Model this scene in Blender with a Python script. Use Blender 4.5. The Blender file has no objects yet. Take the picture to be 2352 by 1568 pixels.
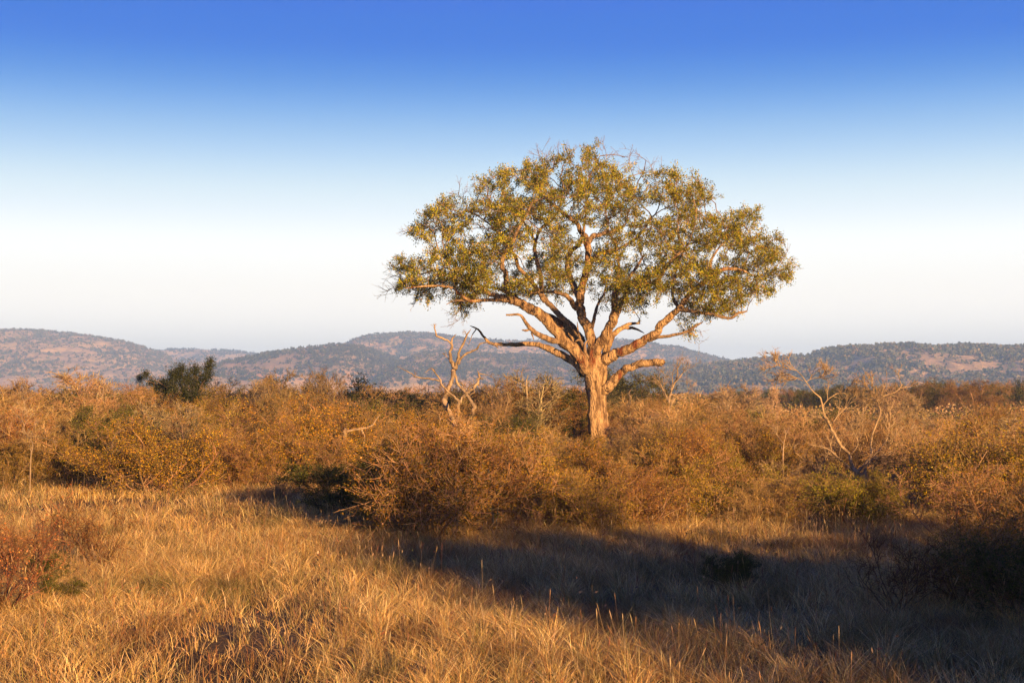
import bpy, math, random
import numpy as np

SC = bpy.context.scene
COL = SC.collection
# ------------------------------------------------------------------ camera, sky, sun, exposure
EYE = 2.4
FW = 3267.0                    # focal length in photo pixels (photo taken as 2352 wide)
PITCH = math.atan((905 - 784) / FW)
cam_d = bpy.data.cameras.new("camera")
cam_d.lens = 50.0
cam_d.sensor_width = 36.0
cam_d.clip_start = 0.1
cam_d.clip_end = 20000
cam = bpy.data.objects.new("camera", cam_d)
cam.location = (0, 0, EYE)
cam.rotation_euler = (math.radians(90) + PITCH, 0, 0)
COL.objects.link(cam)
SC.camera = cam

SUN_EL = math.radians(10.0)
SX, SY = 0.47, -0.883          # horizontal direction towards the sun
SUN_AZ = math.atan2(SX, SY)
sun_d = bpy.data.lights.new("sun", 'SUN')
sun_d.energy = 5.0
sun_d.color = (1.0, 0.635, 0.265)
sun_d.angle = math.radians(0.5)
sun = bpy.data.objects.new("sun", sun_d)
sun.rotation_euler = (math.radians(90) - SUN_EL, 0, math.pi - SUN_AZ)
sun.location = (60, -110, 40)
COL.objects.link(sun)


def lin(r, g, b):
    f = lambda c: (c / 255 / 12.92) if c / 255 <= 0.04045 else ((c / 255 + 0.055) / 1.055) ** 2.4
    return (f(r), f(g), f(b), 1.0)


world = bpy.data.worlds.new("World")
SC.world = world
world.use_nodes = True
nt = world.node_tree
nt.nodes.clear()
out = nt.nodes.new("ShaderNodeOutputWorld")
bg = nt.nodes.new("ShaderNodeBackground")
bg.inputs[1].default_value = 0.1
sky = nt.nodes.new("ShaderNodeTexSky")
sky.sky_type = 'NISHITA'
sky.sun_disc = False
sky.sun_elevation = SUN_EL
sky.sun_rotation = SUN_AZ
tc = nt.nodes.new("ShaderNodeTexCoord")
sep = nt.nodes.new("ShaderNodeSeparateXYZ")
ramp = nt.nodes.new("ShaderNodeValToRGB")
ramp.color_ramp.interpolation = 'B_SPLINE'
stops = [(0.0, (286, 278, 264)), (0.0382, (286, 278, 264)), (0.0566, (286, 277, 263)), (0.0779, (271, 264, 252)),
         (0.1053, (265, 266, 262)), (0.1234, (236, 246, 252)), (0.1385, (220, 236, 244)), (0.1534, (196, 221, 239)),
         (0.1683, (166, 201, 235)), (0.1831, (139, 183, 228)), (0.1977, (107, 162, 224)), (0.2123, (73, 139, 216)),
         (0.2267, (41, 121, 213)), (0.241, (0, 104, 210)), (0.2552, (0, 104, 208)), (0.2692, (0, 96, 208)),
         (0.34, (34, 100, 222)), (0.5, (20, 76, 190)), (1.0, (14, 56, 150))]
cr = ramp.color_ramp
while len(cr.elements) < len(stops):
    cr.elements.new(0.5)
for e, (p, c) in zip(cr.elements, stops):
    e.position = p
    e.color = [q / 1.6 for q in lin(*c)[:3]] + [1.0]     # a ramp holds values up to 1 only; scaled back below
scl = nt.nodes.new("ShaderNodeVectorMath")
scl.operation = 'SCALE'
scl.inputs[3].default_value = 3.7 * 1.6
mix = nt.nodes.new("ShaderNodeMix")
mix.data_type = 'RGBA'
mix.inputs[0].default_value = 0.985
nt.links.new(tc.outputs["Generated"], sep.inputs[0])
nt.links.new(sep.outputs[2], ramp.inputs[0])
nt.links.new(ramp.outputs[0], scl.inputs[0])
nt.links.new(sky.outputs[0], mix.inputs[6])
nt.links.new(scl.outputs[0], mix.inputs[7])
nt.links.new(mix.outputs[2], bg.inputs[0])
nt.links.new(bg.outputs[0], out.inputs[0])

SC.view_settings.view_transform = 'Standard'
SC.view_settings.look = 'None'
SC.view_settings.exposure = 1.7
SC.view_settings.gamma = 1.0
SC.view_settings.use_curve_mapping = False
SC.render.engine = 'CYCLES'
SC.cycles.max_bounces = 4
SC.cycles.diffuse_bounces = 2
SC.cycles.glossy_bounces = 1
SC.cycles.transmission_bounces = 2
SC.cycles.volume_bounces = 0
SC.cycles.caustics_reflective = False
SC.cycles.caustics_refractive = False

# ------------------------------------------------------------------ helpers
_CT, _ST = math.cos(PITCH), math.sin(PITCH)


def P(u, v, Y):
    """the world point at depth Y seen at photo pixel (u, v)"""
    a, b = (u - 1176) / FW, (784 - v) / FW
    t = Y / (_CT - b * _ST)
    return np.array([a * t, Y, EYE + t * (_ST + b * _CT)])


def vnoise(x, y, seed=0):
    x = np.asarray(x, float); y = np.asarray(y, float)
    xi = np.floor(x).astype(np.int64); yi = np.floor(y).astype(np.int64)
    xf = x - xi; yf = y - yi
    xf = xf * xf * (3 - 2 * xf); yf = yf * yf * (3 - 2 * yf)

    def h(a, b):
        n = (a * 374761393 + b * 668265263 + seed * 974711) & 0xffffffff
        n = ((n ^ (n >> 13)) * 1274126177) & 0xffffffff
        return ((n ^ (n >> 16)) & 0xffff) / 65535.0
    return (h(xi, yi) * (1 - xf) + h(xi + 1, yi) * xf) * (1 - yf) + (h(xi, yi + 1) * (1 - xf) + h(xi + 1, yi + 1) * xf) * yf


def fbm(x, y, seed=0, o=4):
    s = 0; a = 0.5; t = 0
    for k in range(o):
        s = s + a * vnoise(x * 2 ** k, y * 2 ** k, seed + k * 17)
        t += a
        a *= 0.5
    return s / t


def gz(x, y):
    """height of the ground"""
    x = np.asarray(x, float); y = np.asarray(y, float)
    near = np.clip(1 - y / 90, 0, 1)
    return (0.22 * (vnoise(x / 5.0 + 9, y / 5.0 + 3, 5) - 0.5) + 0.3 * (vnoise(x / 17.0, y / 17.0, 8) - 0.5)) * near


def norm(v):
    return v / np.maximum(np.linalg.norm(v, axis=-1, keepdims=True), 1e-9)


def rdir(rng, n):
    return norm(rng.normal(size=(n, 3)))


class MB:
    def __init__(self):
        self.V, self.F, self.C, self.n = [], [], [], 0

    def add(self, V, F, C=None):
        V = np.asarray(V, np.float32).reshape(-1, 3)
        F = np.asarray(F, np.int64).reshape(-1, 4)
        self.V.append(V)
        self.F.append(F + self.n)
        self.C.append(np.broadcast_to(np.array((1, 1, 1) if C is None else C, np.float32), V.shape))
        self.n += len(V)

    def mesh(self, name, mat, smooth=False):
        V = np.concatenate(self.V); F = np.concatenate(self.F); C = np.concatenate(self.C)
        me = bpy.data.meshes.new(name)
        me.vertices.add(len(V))
        me.vertices.foreach_set("co", V.ravel())
        me.loops.add(F.size)
        me.loops.foreach_set("vertex_index", F.ravel().astype(np.int32))
        me.polygons.add(len(F))
        me.polygons.foreach_set("loop_start", (np.arange(len(F)) * 4).astype(np.int32))
        if smooth:
            me.polygons.foreach_set("use_smooth", np.ones(len(F), bool))
        a = me.attributes.new("tint", 'FLOAT_COLOR', 'POINT')
        a.data.foreach_set("color", np.concatenate([C, np.ones((len(C), 1), np.float32)], 1).astype(np.float32).ravel())
        me.materials.append(mat)
        me.update(calc_edges=True)
        return me


def tubes(mb, N, R, sides=5, C=None, rough=0, rng=None, ridge=0.0, seed=0):
    """N (n,m,3) node chains, R (n,m) radii -> tapered tubes"""
    N = np.asarray(N, float); R = np.asarray(R, float)
    if N.ndim == 2:
        N = N[None]; R = R[None]
    n, m, _ = N.shape
    T = norm(np.gradient(N, axis=1))
    mean = norm(N[:, -1] - N[:, 0])
    ref = np.eye(3)[np.argmin(np.abs(mean), axis=1)]
    A = norm(np.cross(T, ref[:, None, :]))
    B = np.cross(T, A)
    ang = np.arange(sides) * 2 * math.pi / sides
    RR = R[:, :, None] * np.ones(sides)
    if rough and rng is not None:
        RR = RR * (1 + rough * rng.normal(size=RR.shape))
    if ridge:
        th = np.stack([np.cos(ang), np.sin(ang)], -1)
        le = np.cumsum(np.linalg.norm(np.diff(N, axis=1, prepend=N[:, :1]), axis=2), 1)[:, :, None]
        for f, w in ((1.6, 1.0), (4.0, .7)):
            RR = RR * (1 + ridge * w * (vnoise(th[:, 0] * f + le * .8 + 7, th[:, 1] * f - le * .5 + seed, seed) - .5) * 2)
    V = N[:, :, None, :] + RR[..., None] * (np.cos(ang)[:, None] * A[:, :, None, :] + np.sin(ang)[:, None] * B[:, :, None, :])
    idx = np.arange(n * m * sides).reshape(n, m, sides)
    a = idx[:, :-1]; b = idx[:, 1:]
    F = np.stack([a, np.roll(a, -1, 2), np.roll(b, -1, 2), b], -1)
    if C is not None:
        C = np.asarray(C, float)
        if C.ndim == 2:
            C = np.repeat(C, m * sides, 0)
    mb.add(V, F, C)


def leaves(mb, rng, C, L, W, tint, up=0.0, dirs=None, cup=0.0):
    n = len(C)
    d = rdir(rng, n) if dirs is None else norm(dirs + 0.6 * rdir(rng, n))
    nr = rdir(rng, n) + np.array([0, 0, up])
    s = norm(np.cross(d, nr))
    L = (L * rng.uniform(0.6, 1.3, n))[:, None]
    W = (W * rng.uniform(0.6, 1.3, n))[:, None]
    k = norm(np.cross(s, d)) * (cup * W)
    V = np.stack([C, C + d * L * .5 + s * W * .5 + k, C + d * L, C + d * L * .5 - s * W * .5 + k], 1)
    F = np.arange(n * 4).reshape(n, 4)
    mb.add(V, F, np.repeat(tint, 4, 0))


ALB = 0.78                     # the plant colours below are written bright; real plants reflect less


def pick(rng, n, cols, jit=0.15):
    c = np.array([x[:3] for x in cols], float)
    w = np.array([x[3] if len(x) > 3 else 1 for x in cols], float)
    k = rng.choice(len(c), n, p=w / w.sum())
    return ALB * c[k] * (1 + jit * rng.normal(size=(n, 1))).clip(0.4, 1.8) * (1 + 0.05 * rng.normal(size=(n, 3)))


def chains(rng, p, d, l, r0, r1, m, wob, trop):
    """grow n curved branches from points p along d"""
    n = len(p)
    pts = [p]
    cur = norm(d)
    for k in range(m - 1):
        cur = norm(cur + wob * rdir(rng, n) + np.array([0, 0, trop]))
        pts.append(pts[-1] + cur * (l / (m - 1))[:, None])
    t = np.linspace(0, 1, m)
    return np.stack(pts, 1), r0[:, None] * (1 - t) + r1[:, None] * t


def sprout(rng, N, R, per, tmin, ang, ratio, lens, m, wob, trop, taper=0.25, rr=0.6):
    """children of the chains N: 'per' each, at random places past tmin"""
    n, mm, _ = N.shape
    k = np.repeat(np.arange(n), per)
    t = rng.uniform(tmin, 1.0, len(k)) * (mm - 1.001)
    i = t.astype(int); f = (t - i)[:, None]
    p = N[k, i] * (1 - f) + N[k, i + 1] * f
    rad = R[k, i] * (1 - f[:, 0]) + R[k, i + 1] * f[:, 0]
    d = norm(N[k, i + 1] - N[k, i])
    side = norm(np.cross(d, rdir(rng, len(k))))
    a = np.radians(rng.uniform(*ang, len(k)))[:, None]
    d = d * np.cos(a) + side * np.sin(a)
    l = rng.uniform(*lens, len(k)) * (1.15 - 0.5 * t / (mm - 1))
    r0 = np.maximum(rad * rr, ratio)
    return chains(rng, p, d, l, r0, np.maximum(r0 * taper, 0.0012), m, wob, trop)


def catmull(pts, per=5):
    pts = np.asarray(pts, float)
    if len(pts) < 3:
        t = np.linspace(0, 1, per + 1)[:, None]
        return pts[0] * (1 - t) + pts[1] * t
    q = np.vstack([2 * pts[0] - pts[1], pts, 2 * pts[-1] - pts[-2]])
    o = []
    for i in range(1, len(q) - 2):
        p0, p1, p2, p3 = q[i - 1:i + 3]
        for t in np.arange(per) / per:
            o.append(0.5 * (2 * p1 + (p2 - p0) * t + (2 * p0 - 5 * p1 + 4 * p2 - p3) * t * t + (3 * p1 - p0 - 3 * p2 + p3) * t ** 3))
    o.append(pts[-1])
    return np.array(o)


def tag(o, label=None, cat=None, group=None, kind=None):
    if label: o["label"] = label
    if cat: o["category"] = cat
    if group: o["group"] = group
    if kind: o["kind"] = kind
    return o


def link(name, me, parent=None):
    o = bpy.data.objects.new(name, me)
    COL.objects.link(o)
    if parent: o.parent = parent
    return o


def thing(name, loc=(0, 0, 0), rz=0.0, s=1.0):
    o = bpy.data.objects.new(name, None)
    o.empty_display_size = 0.2
    COL.objects.link(o)
    o.location = loc
    o.rotation_euler = (0, 0, rz)
    o.scale = s if isinstance(s, tuple) else (s, s, s)
    return o


# ------------------------------------------------------------------ materials
def material(name):
    m = bpy.data.materials.new(name)
    m.use_nodes = True
    m.node_tree.nodes.clear()
    o = m.node_tree.nodes.new("ShaderNodeOutputMaterial")
    return m, m.node_tree, o


def mat_leaf(name, trans=0.3, gloss=0.03):
    m, t, o = material(name)
    at = t.nodes.new("ShaderNodeAttribute"); at.attribute_name = "tint"
    oi = t.nodes.new("ShaderNodeObjectInfo")
    hs = t.nodes.new("ShaderNodeHueSaturation")
    mr = t.nodes.new("ShaderNodeMapRange"); mr.inputs[3].default_value = 0.5; mr.inputs[4].default_value = 1.3
    mh = t.nodes.new("ShaderNodeMapRange"); mh.inputs[3].default_value = 0.483; mh.inputs[4].default_value = 0.514
    mul = t.nodes.new("ShaderNodeMath"); mul.operation = 'MULTIPLY'; mul.inputs[1].default_value = 7.31
    fr = t.nodes.new("ShaderNodeMath"); fr.operation = 'FRACT'
    t.links.new(oi.outputs["Random"], mr.inputs[0])
    t.links.new(oi.outputs["Random"], mul.inputs[0])
    t.links.new(mul.outputs[0], fr.inputs[0])
    t.links.new(fr.outputs[0], mh.inputs[0])
    t.links.new(mh.outputs[0], hs.inputs["Hue"])
    t.links.new(mr.outputs[0], hs.inputs["Value"])
    t.links.new(at.outputs["Color"], hs.inputs["Color"])
    d = t.nodes.new("ShaderNodeBsdfDiffuse")
    tr = t.nodes.new("ShaderNodeBsdfTranslucent")
    mx = t.nodes.new("ShaderNodeMixShader"); mx.inputs[0].default_value = trans
    t.links.new(hs.outputs[0], d.inputs[0]); t.links.new(hs.outputs[0], tr.inputs[0])
    t.links.new(d.outputs[0], mx.inputs[1]); t.links.new(tr.outputs[0], mx.inputs[2])
    if gloss:
        g = t.nodes.new("ShaderNodeBsdfGlossy"); g.inputs["Roughness"].default_value = 0.45
        m2 = t.nodes.new("ShaderNodeMixShader"); m2.inputs[0].default_value = gloss
        t.links.new(mx.outputs[0], m2.inputs[1]); t.links.new(g.outputs[0], m2.inputs[2])
        mx = m2
    t.links.new(mx.outputs[0], o.inputs[0])
    return m


def mat_bark(name, c1, c2, c3=None, scale=3.0, bump=0.6, zs=0.25, dist=0.03):
    c1, c2, c3 = [c and tuple(0.86 * q for q in c) for c in (c1, c2, c3)]
    m, t, o = material(name)
    tcn = t.nodes.new("ShaderNodeTexCoord")
    mp = t.nodes.new("ShaderNodeMapping"); mp.inputs["Scale"].default_value = (1, 1, zs)
    n1 = t.nodes.new("ShaderNodeTexNoise"); n1.inputs["Scale"].default_value = scale; n1.inputs["Detail"].default_value = 8; n1.inputs["Roughness"].default_value = 0.7
    n2 = t.nodes.new("ShaderNodeTexNoise"); n2.inputs["Scale"].default_value = scale * 4; n2.inputs["Detail"].default_value = 6
    vo = t.nodes.new("ShaderNodeTexVoronoi"); vo.inputs["Scale"].default_value = scale * 3; vo.feature = 'DISTANCE_TO_EDGE'
    r = t.nodes.new("ShaderNodeValToRGB")
    r.color_ramp.elements[0].position = 0.41; r.color_ramp.elements[0].color = (*c2, 1)
    r.color_ramp.elements[1].position = 0.56; r.color_ramp.elements[1].color = (*c1, 1)
    t.links.new(tcn.outputs["Object"], mp.inputs[0])
    for n in (n1, n2, vo): t.links.new(mp.outputs[0], n.inputs["Vector"])
    t.links.new(n1.outputs[0], r.inputs[0])
    col = r.outputs[0]
    if c3:
        n3 = t.nodes.new("ShaderNodeTexNoise"); n3.inputs["Scale"].default_value = scale * 0.45; n3.inputs["Detail"].default_value = 5
        t.links.new(mp.outputs[0], n3.inputs["Vector"])
        r3 = t.nodes.new("ShaderNodeValToRGB")
        r3.color_ramp.elements[0].position = 0.56; r3.color_ramp.elements[1].position = 0.66
        t.links.new(n3.outputs[0], r3.inputs[0])
        mxc = t.nodes.new("ShaderNodeMix"); mxc.data_type = 'RGBA'
        mxc.inputs[7].default_value = (*c3, 1)
        t.links.new(r3.outputs[0], mxc.inputs[0]); t.links.new(col, mxc.inputs[6])
        col = mxc.outputs[2]
    ad = t.nodes.new("ShaderNodeMath"); ad.operation = 'MULTIPLY_ADD'; ad.inputs[1].default_value = 0.6
    t.links.new(vo.outputs[0], ad.inputs[0]); t.links.new(n2.outputs[0], ad.inputs[2])
    bp = t.nodes.new("ShaderNodeBump"); bp.inputs["Strength"].default_value = bump; bp.inputs["Distance"].default_value = dist
    t.links.new(ad.outputs[0], bp.inputs["Height"])
    b = t.nodes.new("ShaderNodeBsdfPrincipled"); b.inputs["Roughness"].default_value = 0.9
    b.inputs["Specular IOR Level"].default_value = 0.15
    t.links.new(col, b.inputs["Base Color"]); t.links.new(bp.outputs[0], b.inputs["Normal"])
    t.links.new(b.outputs[0], o.inputs[0])
    return m


M_BARK = mat_bark("marula bark", (0.45, 0.275, 0.14), (0.13, 0.07, 0.035), (0.17, 0.05, 0.02), 5.0, 1.0, 0.22, 0.12)
M_LIMB = mat_bark("limb bark", (0.30, 0.185, 0.105), (0.11, 0.065, 0.038), None, 6.0, 0.9, 0.6, 0.06)
M_TWIG = mat_bark("twig bark", (0.25, 0.15, 0.085), (0.15, 0.085, 0.05), None, 6, 0.2, 1)
M_DEAD = mat_bark("dead grey wood", (0.31, 0.21, 0.13), (0.15, 0.10, 0.062), None, 5, 0.5, 0.2)
M_PALE = mat_bark("pale dry wood", (0.36, 0.24, 0.135), (0.20, 0.125, 0.07), None, 5, 0.4, 0.4)
M_STEM = mat_leaf("shrub stem", 0.0, 0.0)
M_TREE_LEAF = mat_leaf("marula leaf", 0.22, 0.012)
M_LEAF = mat_leaf("shrub leaf", 0.25, 0.012)
M_GRASS = mat_leaf("dry grass blade", 0.3, 0.02)

# ------------------------------------------------------------------ ground
def mat_ground():
    m, t, o = material("dry soil and litter")
    tcn = t.nodes.new("ShaderNodeTexCoord")
    n1 = t.nodes.new("ShaderNodeTexNoise"); n1.inputs["Scale"].default_value = 0.35; n1.inputs["Detail"].default_value = 9
    n2 = t.nodes.new("ShaderNodeTexNoise"); n2.inputs["Scale"].default_value = 14; n2.inputs["Detail"].default_value = 6
    r = t.nodes.new("ShaderNodeValToRGB")
    r.color_ramp.elements[0].position = 0.35; r.color_ramp.elements[0].color = (0.07, 0.045, 0.025, 1)
    r.color_ramp.elements[1].position = 0.65; r.color_ramp.elements[1].color = (0.17, 0.11, 0.055, 1)
    bp = t.nodes.new("ShaderNodeBump"); bp.inputs["Strength"].default_value = 0.6; bp.inputs["Distance"].default_value = 0.05
    b = t.nodes.new("ShaderNodeBsdfDiffuse")
    for n in (n1, n2): t.links.new(tcn.outputs["Object"], n.inputs["Vector"])
    t.links.new(n1.outputs[0], r.inputs[0]); t.links.new(r.outputs[0], b.inputs[0])
    t.links.new(n2.outputs[0], bp.inputs["Height"]); t.links.new(bp.outputs[0], b.inputs["Normal"])
    t.links.new(b.outputs[0], o.inputs[0])
    return m


def build_ground():
    xs = np.concatenate([[-5000, -2500, -1000, -400, -150], np.arange(-70, 71, 1.0), [150, 400, 1000, 2500, 5000]])
    ys = np.concatenate([[-200, -80, -30], np.arange(-12, 100, 1.0), [130, 200, 400, 900, 2000, 5000]])
    X, Y = np.meshgrid(xs, ys, indexing='ij')
    Z = gz(X, Y) - 0.02
    idx = np.arange(X.size).reshape(X.shape)
    F = np.stack([idx[:-1, :-1], idx[1:, :-1], idx[1:, 1:], idx[:-1, 1:]], -1)
    mb = MB(); mb.add(np.stack([X, Y, Z], -1), F)
    tag(link("ground", mb.mesh("ground", mat_ground(), True)), kind="structure")


build_ground()

# ------------------------------------------------------------------ hills
def mat_hill(name, tan, dark, rock, sc):
    m, t, o = material(name)
    tcn = t.nodes.new("ShaderNodeTexCoord")
    mp = t.nodes.new("ShaderNodeMapping"); mp.inputs["Scale"].default_value = (1, 0.6, 3.5)
    t.links.new(tcn.outputs["Object"], mp.inputs[0])
    def noise(s, d=6):
        n = t.nodes.new("ShaderNodeTexNoise"); n.inputs["Scale"].default_value = s; n.inputs["Detail"].default_value = d; n.inputs["Roughness"].default_value = 0.7
        t.links.new(mp.outputs[0], n.inputs["Vector"])
        return n.outputs[0]
    def step(v, a, b):
        r = t.nodes.new("ShaderNodeMapRange"); r.inputs[1].default_value = a; r.inputs[2].default_value = b
        t.links.new(v, r.inputs[0])
        return r.outputs[0]
    def mixc(f, a, b):
        x = t.nodes.new("ShaderNodeMix"); x.data_type = 'RGBA'
        t.links.new(f, x.inputs[0])
        for k, c in ((6, a), (7, b)):
            if isinstance(c, tuple): x.inputs[k].default_value = (*c, 1)
            else: t.links.new(c, x.inputs[k])
        return x.outputs[2]
    c = mixc(step(noise(0.03 * sc, 10), 0.42, 0.58), tan, dark)
    c = mixc(step(noise(0.011 * sc, 8), 0.56, 0.66), c, rock)
    b = t.nodes.new("ShaderNodeBsdfDiffuse")
    bp = t.nodes.new("ShaderNodeBump"); bp.inputs["Strength"].default_value = 1.0; bp.inputs["Distance"].default_value = 6
    t.links.new(noise(0.06 * sc, 8), bp.inputs["Height"])
    t.links.new(c, b.inputs[0]); t.links.new(bp.outputs[0], b.inputs["Normal"]); t.links.new(b.outputs[0], o.inputs[0])
    return m


M_BUSH = mat_leaf("hillside bush", 0.1, 0.0)


def hill(ridge, Yf, Yr, seed, nb, size, mat, rough=1.0, power=1.0, tree=(0.075, 0.075, 0.055)):
    """a hill whose crest runs through the photo points ridge at depth Yr and whose foot lies at Yf"""
    rng = np.random.default_rng(seed)
    ru = np.array([p[0] for p in ridge], float); rv = np.array([p[1] for p in ridge], float)
    us = np.arange(ru[0], ru[-1] + 1, 3.0)
    tt = np.concatenate([np.linspace(0, 1, 70), np.linspace(1, 1.6, 18)[1:]])

    def surf(u, t):
        Yru = Yr * (1 + 0.035 * np.sin(u / 210.0 + seed))
        Yfu = Yf * (1 + 0.05 * np.sin(u / 130.0 + 2 * seed) + 0.05 * (vnoise(u / 60.0, 0 * u, seed) - .5))
        Y = Yfu + (Yru - Yfu) * t
        H = np.interp(u, ru, rv)
        zr = (905 - H) / FW * Yru + 2.4
        s = np.where(t <= 1, np.clip(t, 0, 1) ** power * (1.35 - 0.35 * np.clip(t, 0, 1) ** 2), 1 - (t - 1) ** 2 * 1.6 - 0.3 * (t - 1))
        X = (u - 1176) / FW * Yru * (0.75 + 0.25 * Y / Yru)
        env = np.clip(np.sin(np.pi * np.clip(t, 0, 1)), 0, 1)
        sx, sy = X / 95.0, Y / 210.0
        r1 = 1 - np.abs(2 * fbm(sx, sy, seed, 4) - 1)
        z = zr * s + env * zr * 0.34 * rough * (r1 - 0.75) + 0.02 * zr * (fbm(X / 20.0, Y / 30.0, seed + 5, 3) - .5) * np.clip(t * 4, 0, 1)
        return np.stack([X, Y, z - 3 * (t < 0.02)], -1)

    U, T = np.meshgrid(us, tt, indexing='ij')
    V = surf(U, T)
    idx = np.arange(U.size).reshape(U.shape)
    F = np.stack([idx[:-1, :-1], idx[1:, :-1], idx[1:, 1:], idx[:-1, 1:]], -1)
    mb = MB(); mb.add(V, F)
    tag(link("hill", mb.mesh("hill", mat, True)), kind="structure")
    # bushes and small trees on the slope
    u = rng.uniform(ru[0], ru[-1], nb * 3); t = rng.uniform(0.02, 1.03, nb * 3)
    q = surf(u, t)
    dens = fbm(q[:, 0] / 70.0, q[:, 1] / 140.0, seed + 9, 3)
    keep = (rng.uniform(size=len(u)) < np.clip((dens - 0.30) * 3.0, 0.16, 1))
    q = q[keep][:nb]
    n = len(q)
    s = size * .86 * rng.uniform(0.45, 1.25, n)
    k = 7
    c = np.repeat(q, k, 0) + rdir(rng, n * k) * np.repeat(s, k)[:, None] * np.array([.5, .5, .32]) + np.array([0, 0, 1]) * np.repeat(s, k)[:, None] * 0.36
    mb = MB()
    tint = np.repeat(pick(rng, n, [tree + (3,), (tree[0] * 1.5, tree[1] * 1.3, tree[2], 1), (tree[0] * 2.2, tree[1] * 1.4, tree[2], .5)], 0.25), k, 0)
    for _ in range(2):
        cc = c + rdir(rng, len(c)) * 0.18 * np.repeat(s, k)[:, None]
        d = rdir(rng, len(cc)); w = norm(np.cross(d, rdir(rng, len(cc))))
        L = (0.42 * np.repeat(s, k) * rng.uniform(.6, 1.2, len(cc)))[:, None]
        VV = np.stack([cc - d * L * .6 - w * L * .3, cc - d * L * .3 + w * L * .6, cc + d * L * .6 + w * L * .3, cc + d * L * .3 - w * L * .6], 1)
        mb.add(VV, np.arange(len(cc) * 4).reshape(-1, 4), np.repeat(tint, 4, 0))
    tag(link("hillside_bushes", mb.mesh("hillside_bushes", M_BUSH)), "dark scrub dotted over the slopes of the far hills", "bushes", "scrub on the far hills", "stuff")


MH1 = mat_hill("dry hillside", (0.53, 0.34, 0.185), (0.33, 0.235, 0.135), (0.60, 0.36, 0.19), 1.0)
MH2 = mat_hill("rocky hillside", (0.46, 0.29, 0.16), (0.29, 0.205, 0.12), (0.58, 0.29, 0.145), 1.1)
HILL_A = [(-420, 800), (-250, 775), (-100, 764), (0, 760), (40, 758), (120, 761), (200, 771), (280, 784), (330, 798), (372, 812), (420, 838), (470, 865), (540, 895), (580, 906)]
HILL_B = [(250, 905), (320, 850), (372, 808), (400, 801), (480, 803), (560, 808), (605, 815), (660, 812), (760, 830), (900, 906)]
HILL_C = [(590, 906), (640, 860), (700, 815), (760, 803), (790, 795), (820, 780), (870, 768), (940, 764), (1010, 769), (1080, 781), (1170, 784), (1260, 781), (1350, 777), (1430, 781), (1500, 790), (1560, 800), (1620, 816), (1685, 833), (1760, 850), (1900, 892), (1960, 906)]
SPUR_1 = [(505, 906), (530, 896), (552, 878), (580, 855), (614, 835), (652, 823), (710, 812), (790, 800), (850, 806), (930, 835), (1050, 870), (1200, 906)]
SPUR_2 = [(860, 906), (885, 899), (910, 882), (934, 858), (957, 837), (985, 823), (1030, 818), (1120, 822), (1220, 826), (1330, 830), (1450, 838), (1560, 850), (1700, 880), (1800, 906)]
HILL_D = [(1330, 906), (1400, 880), (1480, 858), (1580, 846), (1690, 834), (1760, 827), (1850, 820), (1890, 808), (1960, 800), (2040, 795), (2150, 799), (2240, 797), (2352, 802), (2500, 800), (2700, 815), (2900, 850)]
hill(HILL_B, 3300, 4200, 12, 3200, 7.5, MH1)
hill(HILL_A, 2200, 3300, 3, 9000, 6.2, MH1, 0.8)
hill(HILL_C, 2700, 3300, 5, 10000, 7.0, MH2, 0.9)
hill(SPUR_1, 1900, 2750, 7, 4600, 6.6, MH2, 0.45, 0.5)
hill(SPUR_2, 1850, 2600, 9, 7000, 6.6, MH2, 0.6, 0.5)
hill(HILL_D, 1300, 1950, 21, 11000, 7.0, MH1, 1.1)

# ------------------------------------------------------------------ the large tree
TREE_Y = 57.0
K1 = 0.5484 * 0.81667


def C1(x, y, dy=0.0):
    """tree tracing coordinates -> world, dy metres behind the trunk plane"""
    u, v = (1040 + .5484 * x) * .81667, (380 + .5484 * y) * .81667
    p = P(u, v, TREE_Y)
    p[1] += dy
    return p


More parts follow.
